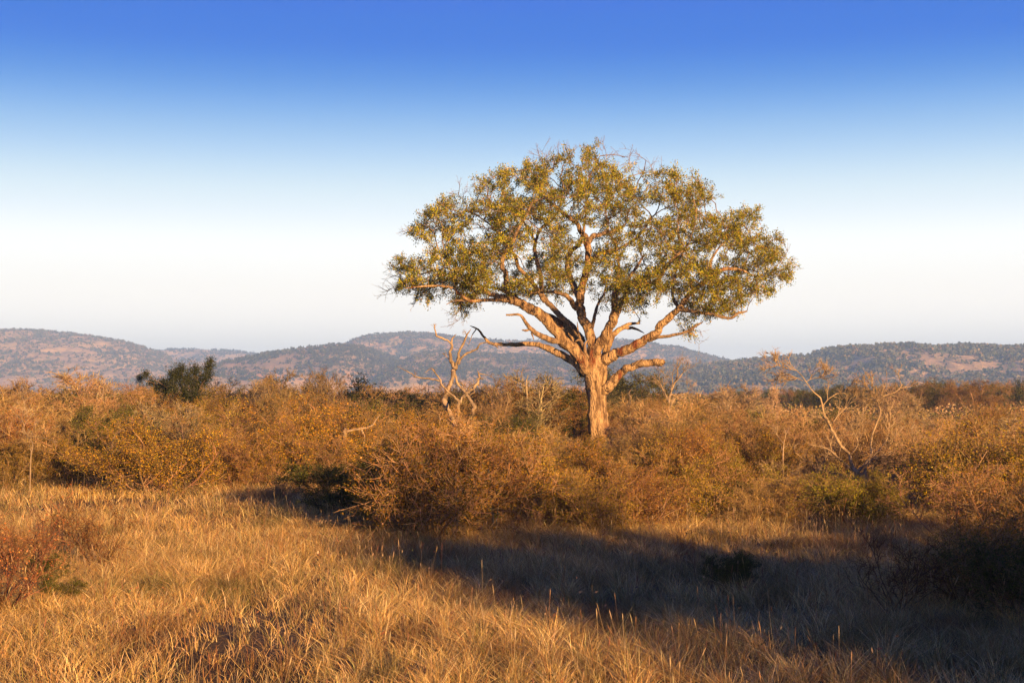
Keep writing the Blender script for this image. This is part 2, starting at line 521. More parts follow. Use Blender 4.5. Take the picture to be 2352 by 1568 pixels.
PXM = K1 * TREE_Y / FW
LIMBS = [  # (x, y, width, depth) chains; 1 = branches may grow on from its far part
    ("trunk", [(1178, 1640, 165, 0), (1177, 1570, 130, 0), (1175, 1510, 116, 0), (1169, 1440, 111, 0), (1168, 1366, 110, 0), (1165, 1295, 118, 0), (1160, 1225, 128, 0), (1152, 1170, 110, 0), (1150, 1120, 80, 0), (1152, 1080, 66, 0.05)], 0),
    ("limb", [(1150, 1130, 66, 0), (1140, 1075, 66, 0), (1130, 1020, 58, .1), (1098, 931, 52, .2), (1080, 876, 50, .2), (1080, 816, 46, .1), (1092, 760, 42, 0), (1112, 690, 38, -.1), (1117, 615, 36, -.2), (1113, 550, 36, -.2), (1100, 520, 30, -.3), (1080, 505, 26, -.5), (1055, 465, 24, -.8), (1000, 430, 22, -1.2), (950, 395, 18, -1.5), (890, 350, 12, -1.8)], 1),
    ("limb", [(1113, 565, 30, -.2), (1140, 520, 30, 0), (1165, 512, 26, .3), (1205, 492, 22, .6), (1265, 478, 18, 1), (1320, 440, 12, 1.4)], 1),
    ("limb", [(1075, 830, 40, .1), (1045, 760, 34, .6), (1022, 690, 32, .9), (1020, 635, 30, 1), (1028, 592, 27, 1), (1075, 553, 23, .8), (1096, 500, 18, .8), (1110, 420, 12, 1), (1120, 330, 8, 1)], 1),
    ("limb", [(1155, 1110, 60, -.1), (1188, 1051, 58, -.3), (1228, 986, 54, -.5), (1248, 931, 46, -.7), (1249, 866, 38, -.9), (1249, 816, 36, -1.0), (1272, 783, 30, -1.2), (1323, 776, 28, -1.6), (1398, 786, 27, -2), (1448, 769, 25, -2.2), (1475, 715, 22, -2.4), (1520, 662, 17, -2.7), (1580, 610, 10, -3)], 1),
    ("limb", [(1250, 945, 36, -.6), (1268, 912, 32, -.5), (1283, 876, 28, -.3), (1308, 826, 26, 0), (1328, 790, 25, .2), (1332, 735, 22, .4), (1370, 680, 16, .8), (1420, 600, 10, 1.2)], 1),
    ("limb", [(1195, 1180, 52, .2), (1213, 1116, 46, .3), (1226, 1066, 42, .5), (1258, 1018, 36, .7), (1298, 985, 27, .9), (1345, 962, 18, 1.1), (1400, 955, 10, 1.3)], 1),
    ("limb", [(1300, 985, 20, .9), (1345, 980, 18, 1), (1373, 986, 14, 1), (1420, 1010, 3, 1)], 0),
    ("limb", [(1180, 1200, 64, -.1), (1208, 1155, 58, -.2), (1248, 1126, 54, -.4), (1323, 1096, 50, -.8), (1398, 1051, 46, -1.1), (1448, 1021, 44, -1.3), (1478, 981, 40, -1.5), (1523, 936, 37, -1.7), (1558, 905, 32, -1.9), (1590, 855, 29, -2), (1630, 815, 27, -2.1), (1676, 775, 27, -2.2), (1720, 740, 25, -2.2), (1780, 712, 20, -2), (1855, 708, 15, -1.8), (1930, 735, 9, -1.6), (2010, 740, 5, -1.4)], 1),
    ("limb", [(1714, 750, 20, -2.2), (1710, 710, 18, -2.1), (1716, 665, 15, -2), (1760, 600, 11, -1.6), (1820, 540, 8, -1.2), (1880, 480, 5, -1)], 1),
    ("limb", [(1400, 1062, 24, -1), (1440, 1050, 20, -1.2), (1488, 1041, 18, -1.4), (1548, 1031, 17, -1.6), (1603, 1016, 17, -1.8), (1638, 991, 14, -1.9), (1673, 971, 6, -2)], 0),
    ("limb", [(1600, 1018, 12, -1.8), (1637, 1031, 3, -1.8)], 0),
    ("limb", [(1555, 910, 24, -1.9), (1638, 921, 19, -2.2), (1708, 936, 17, -2.4), (1793, 956, 15, -2.6), (1838, 931, 12, -2.6), (1880, 922, 7, -2.6)], 1),
    ("broken_limb", [(1180, 1325, 70, -.1), (1218, 1290, 60, -.25), (1243, 1256, 52, -.35), (1288, 1211, 45, -.5), (1338, 1186, 42, -.7), (1398, 1171, 40, -.9), (1448, 1166, 39, -1.0), (1484, 1173, 34, -1.1), (1486, 1174, 4, -1.1)], 0),
    ("limb", [(1110, 1205, 60, -.35), (1070, 1145, 66, -.6), (1020, 1091, 64, -.8), (975, 1046, 58, -1), (925, 981, 56, -1.2), (860, 926, 52, -1.4), (790, 886, 48, -1.6), (725, 864, 38, -1.8), (660, 862, 22, -2), (600, 864, 18, -2.2), (525, 868, 16, -2.4), (478, 842, 15, -2.6), (450, 818, 13, -2.7), (415, 804, 12, -2.8), (325, 803, 10, -3), (275, 808, 7, -3.1), (210, 815, 4, -3.2)], 1),
    ("limb", [(520, 868, 12, -2.4), (450, 868, 9, -2.3), (405, 886, 4, -2.2)], 0),
    ("limb", [(730, 868, 40, -1.8), (690, 846, 34, -1.7), (640, 836, 26, -1.5), (600, 815, 18, -1.3), (540, 770, 14, -1.2), (470, 720, 10, -1), (390, 690, 7, -1)], 1),
    ("limb", [(725, 870, 34, -1.8), (703, 800, 28, -2.1), (696, 740, 26, -2.3), (680, 695, 25, -2.5), (698, 630, 22, -2.7), (730, 585, 20, -2.9), (775, 500, 17, -3.2), (800, 460, 13, -3.3), (830, 400, 8, -3.5)], 1),
    ("limb", [(1085, 1090, 50, .7), (1040, 1021, 68, 1.1), (975, 956, 60, 1.6), (925, 921, 50, 1.9), (860, 885, 42, 2.2), (800, 850, 36, 2.5), (740, 800, 26, 2.8), (660, 760, 18, 3.1), (560, 740, 12, 3.4)], 1),
    ("limb", [(1090, 1060, 40, .5), (1072, 1016, 38, .7), (1025, 956, 35, 1), (965, 901, 33, 1.3), (925, 851, 31, 1.6), (890, 800, 27, 2), (880, 700, 25, 2.4), (862, 610, 25, 2.7), (850, 550, 23, 2.9), (858, 500, 20, 3), (880, 445, 16, 3), (935, 400, 11, 3), (990, 330, 7, 3)], 1),
    ("limb", [(856, 510, 18, 2.9), (828, 455, 15, 3), (790, 390, 10, 3.2), (740, 310, 6, 3.4)], 1),
    ("limb", [(1060, 890, 32, 0), (1040, 862, 28, -.3), (1015, 836, 25, -.5), (950, 811, 17, -.8), (890, 815, 13, -1), (820, 821, 8, -1.2)], 1),
    ("limb", [(900, 840, 26, 1.7), (830, 735, 24, 1.2), (765, 672, 22, .8), (745, 618, 20, .5), (700, 560, 15, .2), (640, 480, 11, 0), (560, 420, 7, -.2)], 1),
    ("limb", [(980, 1055, 34, -1), (940, 1060, 33, -1.2), (900, 1050, 30, -1.5), (860, 1031, 28, -1.7), (820, 1000, 23, -1.9), (785, 956, 16, -2.1), (765, 936, 13, -2.2), (700, 938, 9, -2.3)], 0),
    ("limb", [(822, 1003, 14, -1.9), (800, 1012, 12, -1.9), (778, 1010, 7, -1.9)], 0),
    ("limb", [(826, 1020, 12, -1.8), (838, 1056, 5, -1.8)], 0),
    ("drooping_limb", [(1105, 1225, 50, .3), (1078, 1188, 46, .5), (1030, 1146, 42, .8), (965, 1111, 38, 1.1), (900, 1081, 32, 1.4), (840, 1066, 27, 1.6), (750, 1066, 23, 1.8), (675, 1063, 21, 2), (615, 1056, 18, 2.1), (585, 1031, 15, 2.2), (560, 996, 13, 2.3), (540, 978, 11, 2.3), (505, 963, 3, 2.3)], 0),
    ("limb", [(538, 980, 7, 2.3), (516, 1016, 5, 2.3), (495, 1071, 2, 2.3)], 0),
    ("limb", [(620, 1060, 9, 2.1), (640, 1070, 8, 2), (655, 1083, 4, 2)], 0),
    ("limb", [(1130, 1010, 26, .1), (1150, 950, 20, .3), (1165, 890, 17, .6), (1185, 840, 13, .8), (1210, 800, 9, 1), (1230, 720, 6, 1.3)], 1),
    ("limb", [(1268, 790, 20, -1.2), (1262, 700, 17, -1.5), (1250, 625, 15, -1.8), (1240, 575, 14, -2), (1205, 525, 10, -2.2), (1190, 430, 7, -2.4)], 1),
    ("limb", [(1560, 905, 20, -1.9), (1540, 840, 18, -1), (1560, 740, 15, 0), (1600, 640, 12, 1), (1650, 540, 8, 1.6)], 1),
    ("dead_stub", [(1085, 1120, 16, -.3), (1076, 1050, 14, -.3), (1066, 1000, 9, -.35), (1062, 960, 3, -.35)], 0),
    ("dead_stub", [(1100, 1110, 20, -.35), (1090, 1075, 18, -.45), (1072, 1052, 12, -.5), (1050, 1060, 4, -.5)], 0),
    ("dead_stub", [(1112, 1140, 22, -.4), (1100, 1100, 18, -.5), (1104, 1066, 12, -.55), (1122, 1050, 4, -.55)], 0),
    ("dead_stub", [(1060, 1150, 9, -.85), (1020, 1110, 6, -.9), (985, 1070, 2, -.9)], 0),
    ("dead_stub", [(1030, 970, 12, .8), (1050, 1000, 10, .5), (1085, 1050, 5, .2)], 0),
    ("dead_stub", [(1340, 1185, 10, -.8), (1370, 1160, 6, -.9), (1395, 1145, 2, -.9)], 0),
    ("limb", [(1120, 690, 26, 0), (1180, 600, 22, .8), (1290, 560, 18, 1.6), (1400, 490, 13, 2.2), (1480, 380, 8, 2.6)], 1),
]
OUTLINE = [(120, 800), (150, 720), (175, 600), (170, 520), (290, 380), (370, 340), (480, 285), (565, 210), (640, 175), (700, 195), (790, 150), (870, 160), (960, 120), (1050, 130), (1130, 95), (1230, 140), (1270, 110), (1350, 160), (1480, 230), (1530, 190), (1600, 225), (1650, 265), (1740, 300), (1745, 370), (1715, 415), (1800, 400), (1960, 405), (2010, 480), (2070, 530), (2110, 610), (2185, 700), (2140, 770), (2010, 830), (1930, 850), (1900, 890), (1850, 935), (1700, 925), (1620, 890), (1540, 840), (1430, 900), (1290, 930), (1230, 880), (1150, 790), (1000, 820), (850, 800), (720, 830), (620, 820), (540, 840), (470, 880), (380, 860), (250, 850)]


def inside(x, y, poly):
    r = np.zeros(len(x), bool)
    n = len(poly)
    for i in range(n):
        x1, y1 = poly[i]; x2, y2 = poly[(i + 1) % n]
        c = ((y1 > y) != (y2 > y)) & (x < (x2 - x1) * (y - y1) / (y2 - y1 + 1e-9) + x1)
        r ^= c
    return r


def colonize(rng, seeds, A, step, infl, kill, iters):
    pos = list(seeds); par = [-1] * len(seeds)
    S = np.array(seeds)
    D = np.full(len(A), 1e9); I = np.zeros(len(A), int)

    def upd(newp, base):
        for s in range(0, len(A), 1500):
            dd = np.linalg.norm(A[s:s + 1500, None] - newp[None], axis=2)
            j = dd.argmin(1); d = dd[np.arange(len(dd)), j]
            b = d < D[s:s + 1500]
            D[s:s + 1500][b] = d[b]; I[s:s + 1500][b] = j[b] + base
    upd(S, 0)
    alive = np.ones(len(A), bool)
    for it in range(iters):
        act = alive & (D < infl)
        if not act.any(): break
        PP = np.array(pos)
        acc = np.zeros((len(PP), 3))
        np.add.at(acc, I[act], norm(A[act] - PP[I[act]]))
        k = np.unique(I[act])
        nd = norm(norm(acc[k]) + 0.22 * rng.normal(size=(len(k), 3)))
        newp = PP[k] + nd * step
        base = len(pos)
        pos.extend(newp); par.extend(k)
        upd(newp, base)
        alive &= D > kill
        if len(pos) > 16000: break
    return np.array(pos), np.array(par)


def build_tree():
    rng = np.random.default_rng(42)
    root = thing("large_tree", C1(1178, 1640) * np.array([1, 1, 0]))
    tag(root, "tall spreading tree with thick forked trunk and broad golden green crown above the scrub", "tree")
    off = np.array(root.location)
    seeds = []
    for name, pts, g in LIMBS:
        q = np.array(pts, float)
        ctr = np.array([C1(x, y, d) for x, y, w, d in pts]) - off
        c = catmull(ctr, 9)
        r = catmull(np.stack([q[:, 2]] * 3, 1), 9)[:, 0] * PXM / 2
        mb = MB()
        n = len(c)
        big = name == "trunk"
        amp = 0.05 if big else 0.035
        sm = lambda q: (q + np.roll(q, 1, 0) + np.roll(q, -1, 0) + np.roll(q, 2, 0)) / 2.0
        c = c + (0 if big else 1) * sm(rng.normal(size=c.shape)) * r[:, None] * 0.12
        tubes(mb, c, r * (0.90 + amp * sm(rng.normal(size=n))), 36 if big else (24 if q[0, 2] > 30 else 12), rough=0.012, rng=rng, ridge=.13 if big else .11, seed=len(seeds) + n)
        o = link(name, mb.mesh(name, M_BARK if (big or q[0, 2] > 49) else M_LIMB, True), root)
        if g:
            seeds += [p + off for i, p in enumerate(c) if i > n * 0.42 and i % 3 == 0]
    # where the leaves hang
    n = 30000
    x = rng.uniform(60, 2230, n); y = rng.uniform(90, 970, n)
    ok = inside(x, y, OUTLINE)
    x, y = x[ok], y[ok]
    poly = np.array(OUTLINE)
    hw = np.interp(y, [90, 150, 250, 350, 450, 550, 650, 750, 850, 970], [150, 420, 640, 800, 900, 960, 1010, 1020, 900, 620])
    rel = np.clip((x - 1150) / hw, -1, 1)
    dmax = hw * PXM * 0.72 * np.sqrt(1 - rel ** 2 * 0.97)
    t = rng.uniform(-1, 1, len(x))
    dy = t * dmax
    # hollow heart: fewer leaves deep inside, noise opens gaps
    shell = np.sqrt(rel ** 2 * 0.9 + t ** 2 * .8 + ((800 - y) / 800).clip(0, 1) ** 2 * 0.8)
    cl = vnoise(x / 95.0 + 3, y / 62.0 + dy * 0.30, 11)
    pr = np.clip((shell - 0.42) * 2.2, 0.05, 1) * np.clip((cl - 0.34) * 6, 0.0, 1)
    for hx, hy, hrx, hry in ((900, 500, 60, 45), (1040, 560, 70, 50), (835, 520, 40, 40), (1640, 665, 80, 35), (1180, 620, 40, 40), (660, 350, 30, 40), (1600, 340, 40, 30), (950, 590, 60, 25), (1180, 740, 40, 50), (1760, 560, 40, 40), (240, 630, 60, 25), (1010, 480, 40, 40), (1110, 870, 60, 60), (780, 640, 20, 30), (1370, 520, 40, 20)):
        pr *= np.clip(((x - hx) / hrx) ** 2 + ((y - hy) / hry) ** 2, 0.0, 1) ** 1.5
    ok = rng.uniform(size=len(x)) < pr
    A = np.array([C1(a, b, d) for a, b, d in zip(x[ok], y[ok], dy[ok])])
    A = A[rng.permutation(len(A))[:5200]]
    # bare twigs above the crown and at its sides
    bare = []
    for bx, by, rx, ry, k in ((950, 100, 100, 45, 44), (1350, 135, 100, 45, 60), (1060, 80, 60, 40, 20), (1190, 80, 40, 40, 16), (480, 270, 60, 40, 18), (90, 700, 50, 50, 12), (110, 810, 60, 30, 12), (430, 930, 60, 50, 18), (1690, 1020, 15, 60, 6), (1440, 190, 60, 60, 30), (1900, 850, 60, 20, 6), (240, 880, 40, 20, 6), (170, 520, 20, 40, 6), (2160, 690, 30, 30, 6)):
        bare += [C1(bx + rng.normal() * rx * .6, by + rng.normal() * ry * .6, rng.normal() * .6) for _ in range(k)]
    nb = len(bare)
    A = np.vstack([A, np.array(bare)])
    pos, par = colonize(rng, seeds, A, 0.26, 3.2, 0.40, 110)
    ns = len(seeds)
    kids = [[] for _ in pos]
    for i in range(ns, len(pos)): kids[par[i]].append(i)
    rad = np.zeros(len(pos))
    for i in range(len(pos) - 1, ns - 1, -1):
        rad[i] = (0.0095 ** 2.3 if not kids[i] else sum(rad[k] ** 2.3 for k in kids[i])) ** (1 / 2.3)
    rad = np.minimum(rad, 0.10)
    mb = MB()
    starts = [i for i in range(ns, len(pos)) if par[i] < ns or max(kids[par[i]], key=lambda k: rad[k]) != i]
    for s in starts:
        ch = [par[s], s]
        while kids[ch[-1]]: ch.append(max(kids[ch[-1]], key=lambda k: rad[k]))
        r = rad[ch].copy(); r[0] = r[1]; r[-1] *= 0.5
        tubes(mb, pos[ch] - off, r, 5 if r[0] > 0.02 else 3)
    link("branches", mb.mesh("branches", M_LIMB, True), root)
    tips = np.array([i for i in range(ns, len(pos)) if not kids[i] or rad[i] < 0.014])
    tp = pos[tips]; td = norm(pos[tips] - pos[par[tips]])
    bt = np.array(bare)
    isbare = (np.linalg.norm(tp[:, None] - bt[None], axis=2).min(1) < 0.5)
    isbare |= rng.uniform(size=len(tp)) < 0.07
    # short twigs
    per = np.where(isbare, 2, 3)
    k = np.repeat(np.arange(len(tp)), per)
    d = norm(td[k] + 0.75 * rdir(rng, len(k)) + np.array([0, 0, .15]))
    N, R = chains(rng, tp[k], d, rng.uniform(.18, .5, len(k)), np.full(len(k), .0075), np.full(len(k), .0035), 3, .25, .05)
    mb = MB(); tubes(mb, N - off, R, 3)
    N2, R2 = sprout(rng, N, R, 2, .2, (25, 60), .005, (.1, .25), 2, .2, .05)
    tubes(mb, N2 - off, R2, 3)
    link("twigs", mb.mesh("twigs", M_TWIG), root)
    # leaf sprays
    leafy = ~isbare[k]
    Nl = N[leafy]
    per = 30
    kk = np.repeat(np.arange(len(Nl)), per)
    t = rng.uniform(0.3, 1.05, len(kk))[:, None]
    c = Nl[kk, 0] * (1 - t) + Nl[kk, -1] * t + rng.normal(size=(len(kk), 3)) * 0.062
    ax = norm(Nl[kk, -1] - Nl[kk, 0])
    # each limb's foliage a little different
    hue = fbm(c[:, 0] * .6, c[:, 2] * .6 + c[:, 1] * .3, 4, 2)
    base = pick(rng, len(c), [(.30, .25, .012, 3), (.19, .19, .012, 2.6), (.40, .28, .016, 1.1), (.34, .17, .024, .7), (.055, .064, .008, 2.2)], .13)
    base *= (0.74 + 0.78 * hue)[:, None]
    mb = MB()
    leaves(mb, rng, c - off, 0.074, 0.039, base, up=.4, dirs=ax, cup=.15)
    link("crown", mb.mesh("crown", M_TREE_LEAF), root)
    print("tree", len(pos), "nodes", len(c), "leaves")


build_tree()

# ------------------------------------------------------------------ dead trees traced from the photo
def traced(name, label, cat, origin, sc, Y, chains_, mat, foot_v, seed=1, twigs=0, twig_len=(.3, .8), depth=0.5, group=None, ox=0, oy=0, thin=1.0):
    """chains_ of (x, y, width) in crop pixels; depth wanders so the tree has body"""
    rng = np.random.default_rng(seed)
    to = lambda x, y: (origin[0] + sc * (x + ox), origin[1] + sc * (y + oy))
    x0, y0, _ = chains_[0][0]
    base = P(*to(x0, y0), Y)
    gzv = float(gz(base[0], base[1]))
    root = thing(name, (base[0], Y, gzv))
    tag(root, label, cat, group)
    off = np.array(root.location)
    pm = sc * Y / FW
    joints = []
    parts = []
    for ci, ch in enumerate(chains_):
        pts = []
        # start at the depth of whatever it grows from
        sx, sy, _ = ch[0]
        dy = 0.0
        if joints:
            j = min(joints, key=lambda q: (q[0] - sx) ** 2 + (q[1] - sy) ** 2)
            dy = j[2]
        slope = rng.uniform(-1, 1) * depth
        L = 0
        for i, (x, y, w) in enumerate(ch):
            if i:
                L += math.hypot(x - ch[i - 1][0], y - ch[i - 1][1]) * pm
            dd = dy + slope * L + (0.03 * rng.normal() if i else 0)
            p = P(*to(x, y), Y); p[1] += dd
            joints.append((x, y, dd))
            pts.append(p)
        if ci == 0:
            pts[0][2] = min(pts[0][2], gzv - 0.1)
        c = catmull(np.array(pts) - off, 4)
        w = catmull(np.stack([np.array([q[2] for q in ch], float)] * 3, 1), 4)[:, 0] * pm / 2
        w = np.maximum(w * 1.1 * thin, 0.007)
        c = c + rng.normal(size=c.shape) * w[:, None] * 0.26
        mb = MB(); tubes(mb, c, w * (1 + .06 * rng.normal(size=len(w))), 10 if w.max() > .02 else 6, rough=.04, rng=rng)
        link("trunk" if ci == 0 else "branch", mb.mesh("branch", mat, True), root)
        parts.append((c, w))
    if twigs:
        mb = MB()
        for ci, (c, w) in enumerate(parts):
            N, R = sprout(rng, c[None], w[None], twigs if ci else (twigs + 1) // 2, .2, (25, 65), .009, twig_len, 5, .2, .1)
            tubes(mb, N, R, 4)
            N2, R2 = sprout(rng, N, R, 5, .2, (25, 60), .007, (twig_len[0] * .6, twig_len[1] * .55), 4, .2, .08)
            tubes(mb, N2, R2, 3)
            N3, R3 = sprout(rng, N2, R2, 4, .2, (25, 60), .005, (twig_len[0] * .35, twig_len[1] * .3), 3, .2, .05)
            tubes(mb, N3, R3, 3)
        link("twigs", mb.mesh("twigs", mat), root)
    return root


Z3 = ((849.3, 653.3), .22394)
traced("dead_tree", "twisted grey dead tree with bare forked limbs left of the big tree", "dead tree", *Z3, 50, [
    [(880, 1820, 60), (885, 1600, 55), (860, 1420, 52), (830, 1350, 50), (775, 1260, 52), (752, 1190, 54), (772, 1120, 48), (800, 1040, 40), (830, 960, 38), (845, 885, 48), (852, 835, 46)],
    [(850, 850, 40), (820, 780, 36), (806, 700, 27), (820, 600, 23), (826, 540, 18), (870, 490, 5)],
    [(820, 585, 16), (770, 555, 17), (700, 525, 19), (665, 510, 17), (650, 450, 12), (640, 385, 5)],
    [(868, 840, 32), (880, 780, 27), (900, 690, 25), (940, 610, 23), (980, 520, 18), (1028, 448, 5)],
    [(888, 812, 24), (930, 740, 22), (990, 690, 21), (1090, 650, 18), (1118, 605, 14), (1180, 585, 10), (1275, 600, 8), (1312, 632, 3)],
    [(825, 875, 28), (868, 940, 26), (880, 1000, 24), (920, 1060, 27), (980, 1112, 31), (1020, 1190, 33), (1058, 1240, 37), (1042, 1340, 38), (1010, 1420, 40), (960, 1560, 44), (900, 1700, 46)],
    [(992, 1112, 28), (1020, 1080, 28), (1080, 1040, 27), (1108, 980, 25), (1112, 930, 22), (1098, 880, 8)],
    [(1108, 905, 16), (1160, 915, 9), (1212, 920, 3)],
    [(905, 1560, 34), (905, 1400, 30), (912, 1250, 28), (918, 1200, 28), (870, 1150, 20), (800, 1090, 18), (750, 1030, 16), (735, 980, 16), (700, 930, 12), (655, 868, 9), (635, 868, 8), (578, 912, 3)],
    [(733, 990, 15), (650, 972, 14), (500, 952, 13), (440, 915, 10), (370, 880, 7), (293, 838, 3)],
    [(922, 1215, 22), (955, 1145, 20), (985, 1112, 16)],
    [(802, 762, 8), (770, 730, 6), (753, 668, 3)],
    [(1000, 1080, 16), (1005, 1045, 12), (1050, 1020, 5)],
    [(1020, 1130, 14), (1060, 1105, 7), (1075, 1090, 3)],
], M_DEAD, 1062, 4, twigs=1, twig_len=(.12, .4))
R4 = ((1568.0, 694.2), .33333)
traced("dead_tree", "pale bare tree with many fine branches spreading wide above the golden bush at the right", "dead tree", *R4, 32, [
    [(1245, 1290, 44), (1243, 1225, 42), (1195, 1180, 33), (1166, 1120, 25), (1153, 1050, 21), (1100, 990, 21), (1060, 920, 20), (1012, 830, 20), (972, 740, 15), (955, 660, 11), (900, 610, 7), (850, 540, 6), (780, 460, 4), (680, 410, 2)],
    [(850, 548, 4), (900, 525, 3), (968, 510, 2)],
    [(785, 468, 4), (720, 450, 3), (640, 430, 2)],
    [(835, 540, 4), (740, 505, 3), (632, 483, 2)],
    [(1246, 1200, 30), (1290, 1112, 20), (1370, 1062, 15), (1440, 1040, 10), (1512, 1003, 4)],
    [(1196, 1175, 22), (1240, 1122, 18), (1290, 1050, 14), (1285, 980, 12), (1300, 880, 13), (1338, 760, 13), (1325, 690, 10), (1370, 640, 10), (1435, 620, 7), (1485, 565, 3)],
    [(1325, 700, 9), (1292, 640, 7), (1280, 575, 3)],
    [(1165, 1150, 18), (1085, 1082, 14), (1020, 1020, 11), (955, 988, 4)],
    [(1055, 880, 12), (1110, 850, 8), (1165, 830, 4)],
    [(1020, 850, 10), (1090, 760, 8), (1150, 700, 6), (1210, 640, 3)],
    [(965, 720, 9), (1020, 660, 7), (1100, 610, 4), (1180, 590, 2)],
    [(1300, 1060, 11), (1400, 960, 8), (1440, 860, 5), (1460, 760, 3)],
    [(1150, 1060, 12), (1200, 980, 9), (1180, 900, 7), (1220, 800, 5), (1210, 720, 3)],
    [(1375, 1062, 10), (1460, 1100, 7), (1540, 1150, 4), (1600, 1220, 2)],
    [(1246, 1230, 22), (1130, 1200, 12), (1040, 1170, 8), (960, 1160, 4)],
], M_PALE, 1110, 6, twigs=8, twig_len=(.25, .6), depth=.45, thin=.9)
traced("dead_tree", "slender pale crooked sapling standing just left of the wide pale bare tree", "dead tree", *R4, 33, [
    [(915, 1290, 18), (910, 1200, 16), (940, 1130, 14), (985, 1050, 11), (1005, 960, 10), (1030, 880, 5)],
    [(910, 1195, 12), (890, 1110, 10), (830, 1080, 7), (765, 1025, 3)],
    [(985, 1050, 6), (1050, 1010, 3)],
], M_PALE, 1100, 8, thin=.7, twigs=5, twig_len=(.15, .4))
traced("dead_tree", "straight thin pale sapling with stubby side twigs left of the golden bush", "dead tree", *R4, 31, [
    [(700, 1320, 20), (700, 1220, 16), (702, 1120, 13), (715, 1030, 11), (725, 970, 8), (735, 930, 3)],
    [(700, 1240, 10), (640, 1160, 6), (560, 1090, 3)],
    [(700, 1250, 9), (740, 1200, 6), (770, 1180, 3)],
    [(695, 1225, 8), (620, 1225, 6), (550, 1210, 3)],
    [(722, 975, 6), (690, 930, 4), (670, 880, 2)],
], M_PALE, 1130, 9, thin=.7, twigs=5, twig_len=(.15, .4))
traced("dead_tree", "thin crooked pale snag rising from the scrub right of the trunk", "dead tree", *((1274.0, 653.3), .22394), 60, [
    [(700, 1720, 30), (705, 1480, 28), (740, 1400, 26), (765, 1300, 24), (745, 1240, 26), (765, 1170, 24), (745, 1120, 20), (775, 1070, 8)],
    [(750, 1370, 12), (720, 1300, 6), (700, 1260, 3)],
], M_DEAD, 1035, 12)
traced("dead_tree", "tall slender leafless tree with upright twigs right of the broken limb", "dead tree", *((1274.0, 653.3), .22394), 56, [
    [(1160, 1760, 34), (1165, 1500, 30), (1170, 1380, 28), (1190, 1280, 24), (1200, 1180, 22), (1225, 1080, 18), (1280, 960, 14), (1300, 860, 10), (1330, 780, 4)],
    [(1195, 1200, 16), (1150, 1120, 15), (1120, 1040, 13), (1080, 980, 8), (1020, 950, 4)],
    [(1205, 1250, 14), (1260, 1160, 12), (1330, 1125, 11), (1400, 1110, 10), (1400, 1070, 4)],
    [(1250, 1020, 12), (1330, 920, 9), (1390, 820, 3)],
    [(1240, 1060, 10), (1230, 940, 8), (1250, 830, 3)],
    [(1145, 1050, 8), (1150, 1010, 4)],
], M_DEAD, 1045, 14, twigs=5, twig_len=(.35, .9))
R2 = ((0.0, 694.2), .33333)
traced("dead_tree", "broken pale dead tree trunk with slanting branches in the middle of the scrub", "dead tree", *R2, 39, [
    [(2362, 1150, 40), (2360, 1060, 36), (2366, 960, 30), (2372, 890, 24), (2368, 866, 6)],
    [(2372, 895, 18), (2430, 880, 15), (2490, 870, 14), (2560, 850, 12), (2600, 800, 9), (2625, 770, 3)],
    [(2490, 872, 12), (2515, 930, 11), (2505, 1000, 7)],
    [(2362, 950, 12), (2400, 1000, 9), (2460, 1050, 4)],
], M_PALE, 1087, 15)
traced("dead_tree", "forked pale sapling at the left edge, crooked and leafless", "dead tree", *R2, 33.6, [
    [(205, 1290, 16), (205, 1080, 14), (215, 970, 13), (170, 920, 11), (150, 850, 9), (200, 790, 6), (220, 765, 2)],
    [(213, 965, 8), (195, 930, 6), (300, 935, 3)],
    [(180, 790, 6), (155, 700, 5), (135, 650, 5), (150, 600, 2)],
], M_DEAD, 1110, 16, twigs=4, twig_len=(.2, .5), thin=.6)
traced("dead_tree", "two pale crossed dead stems leaning out of the scrub edge at left centre", "dead tree", *R2, 33.4, [
    [(840, 1300, 22), (870, 1220, 19), (905, 1130, 18), (930, 1080, 14), (960, 1050, 4)],
    [(905, 1125, 9), (890, 1080, 7), (880, 1040, 3)],
    [(850, 1290, 10), (930, 1190, 9), (980, 1120, 7), (1020, 1080, 3)],
], M_PALE, 1125, 17)
traced("dead_tree", "upright pale bare sapling in the left scrub below the dark green treetop", "dead tree", *R2, 33.5, [
    [(775, 1300, 14), (772, 1180, 12), (770, 1060, 10), (790, 960, 8), (805, 900, 3)],
    [(770, 1050, 6), (800, 1010, 4), (840, 980, 2)],
], M_PALE, 1115, 18, twigs=3, twig_len=(.2, .5))

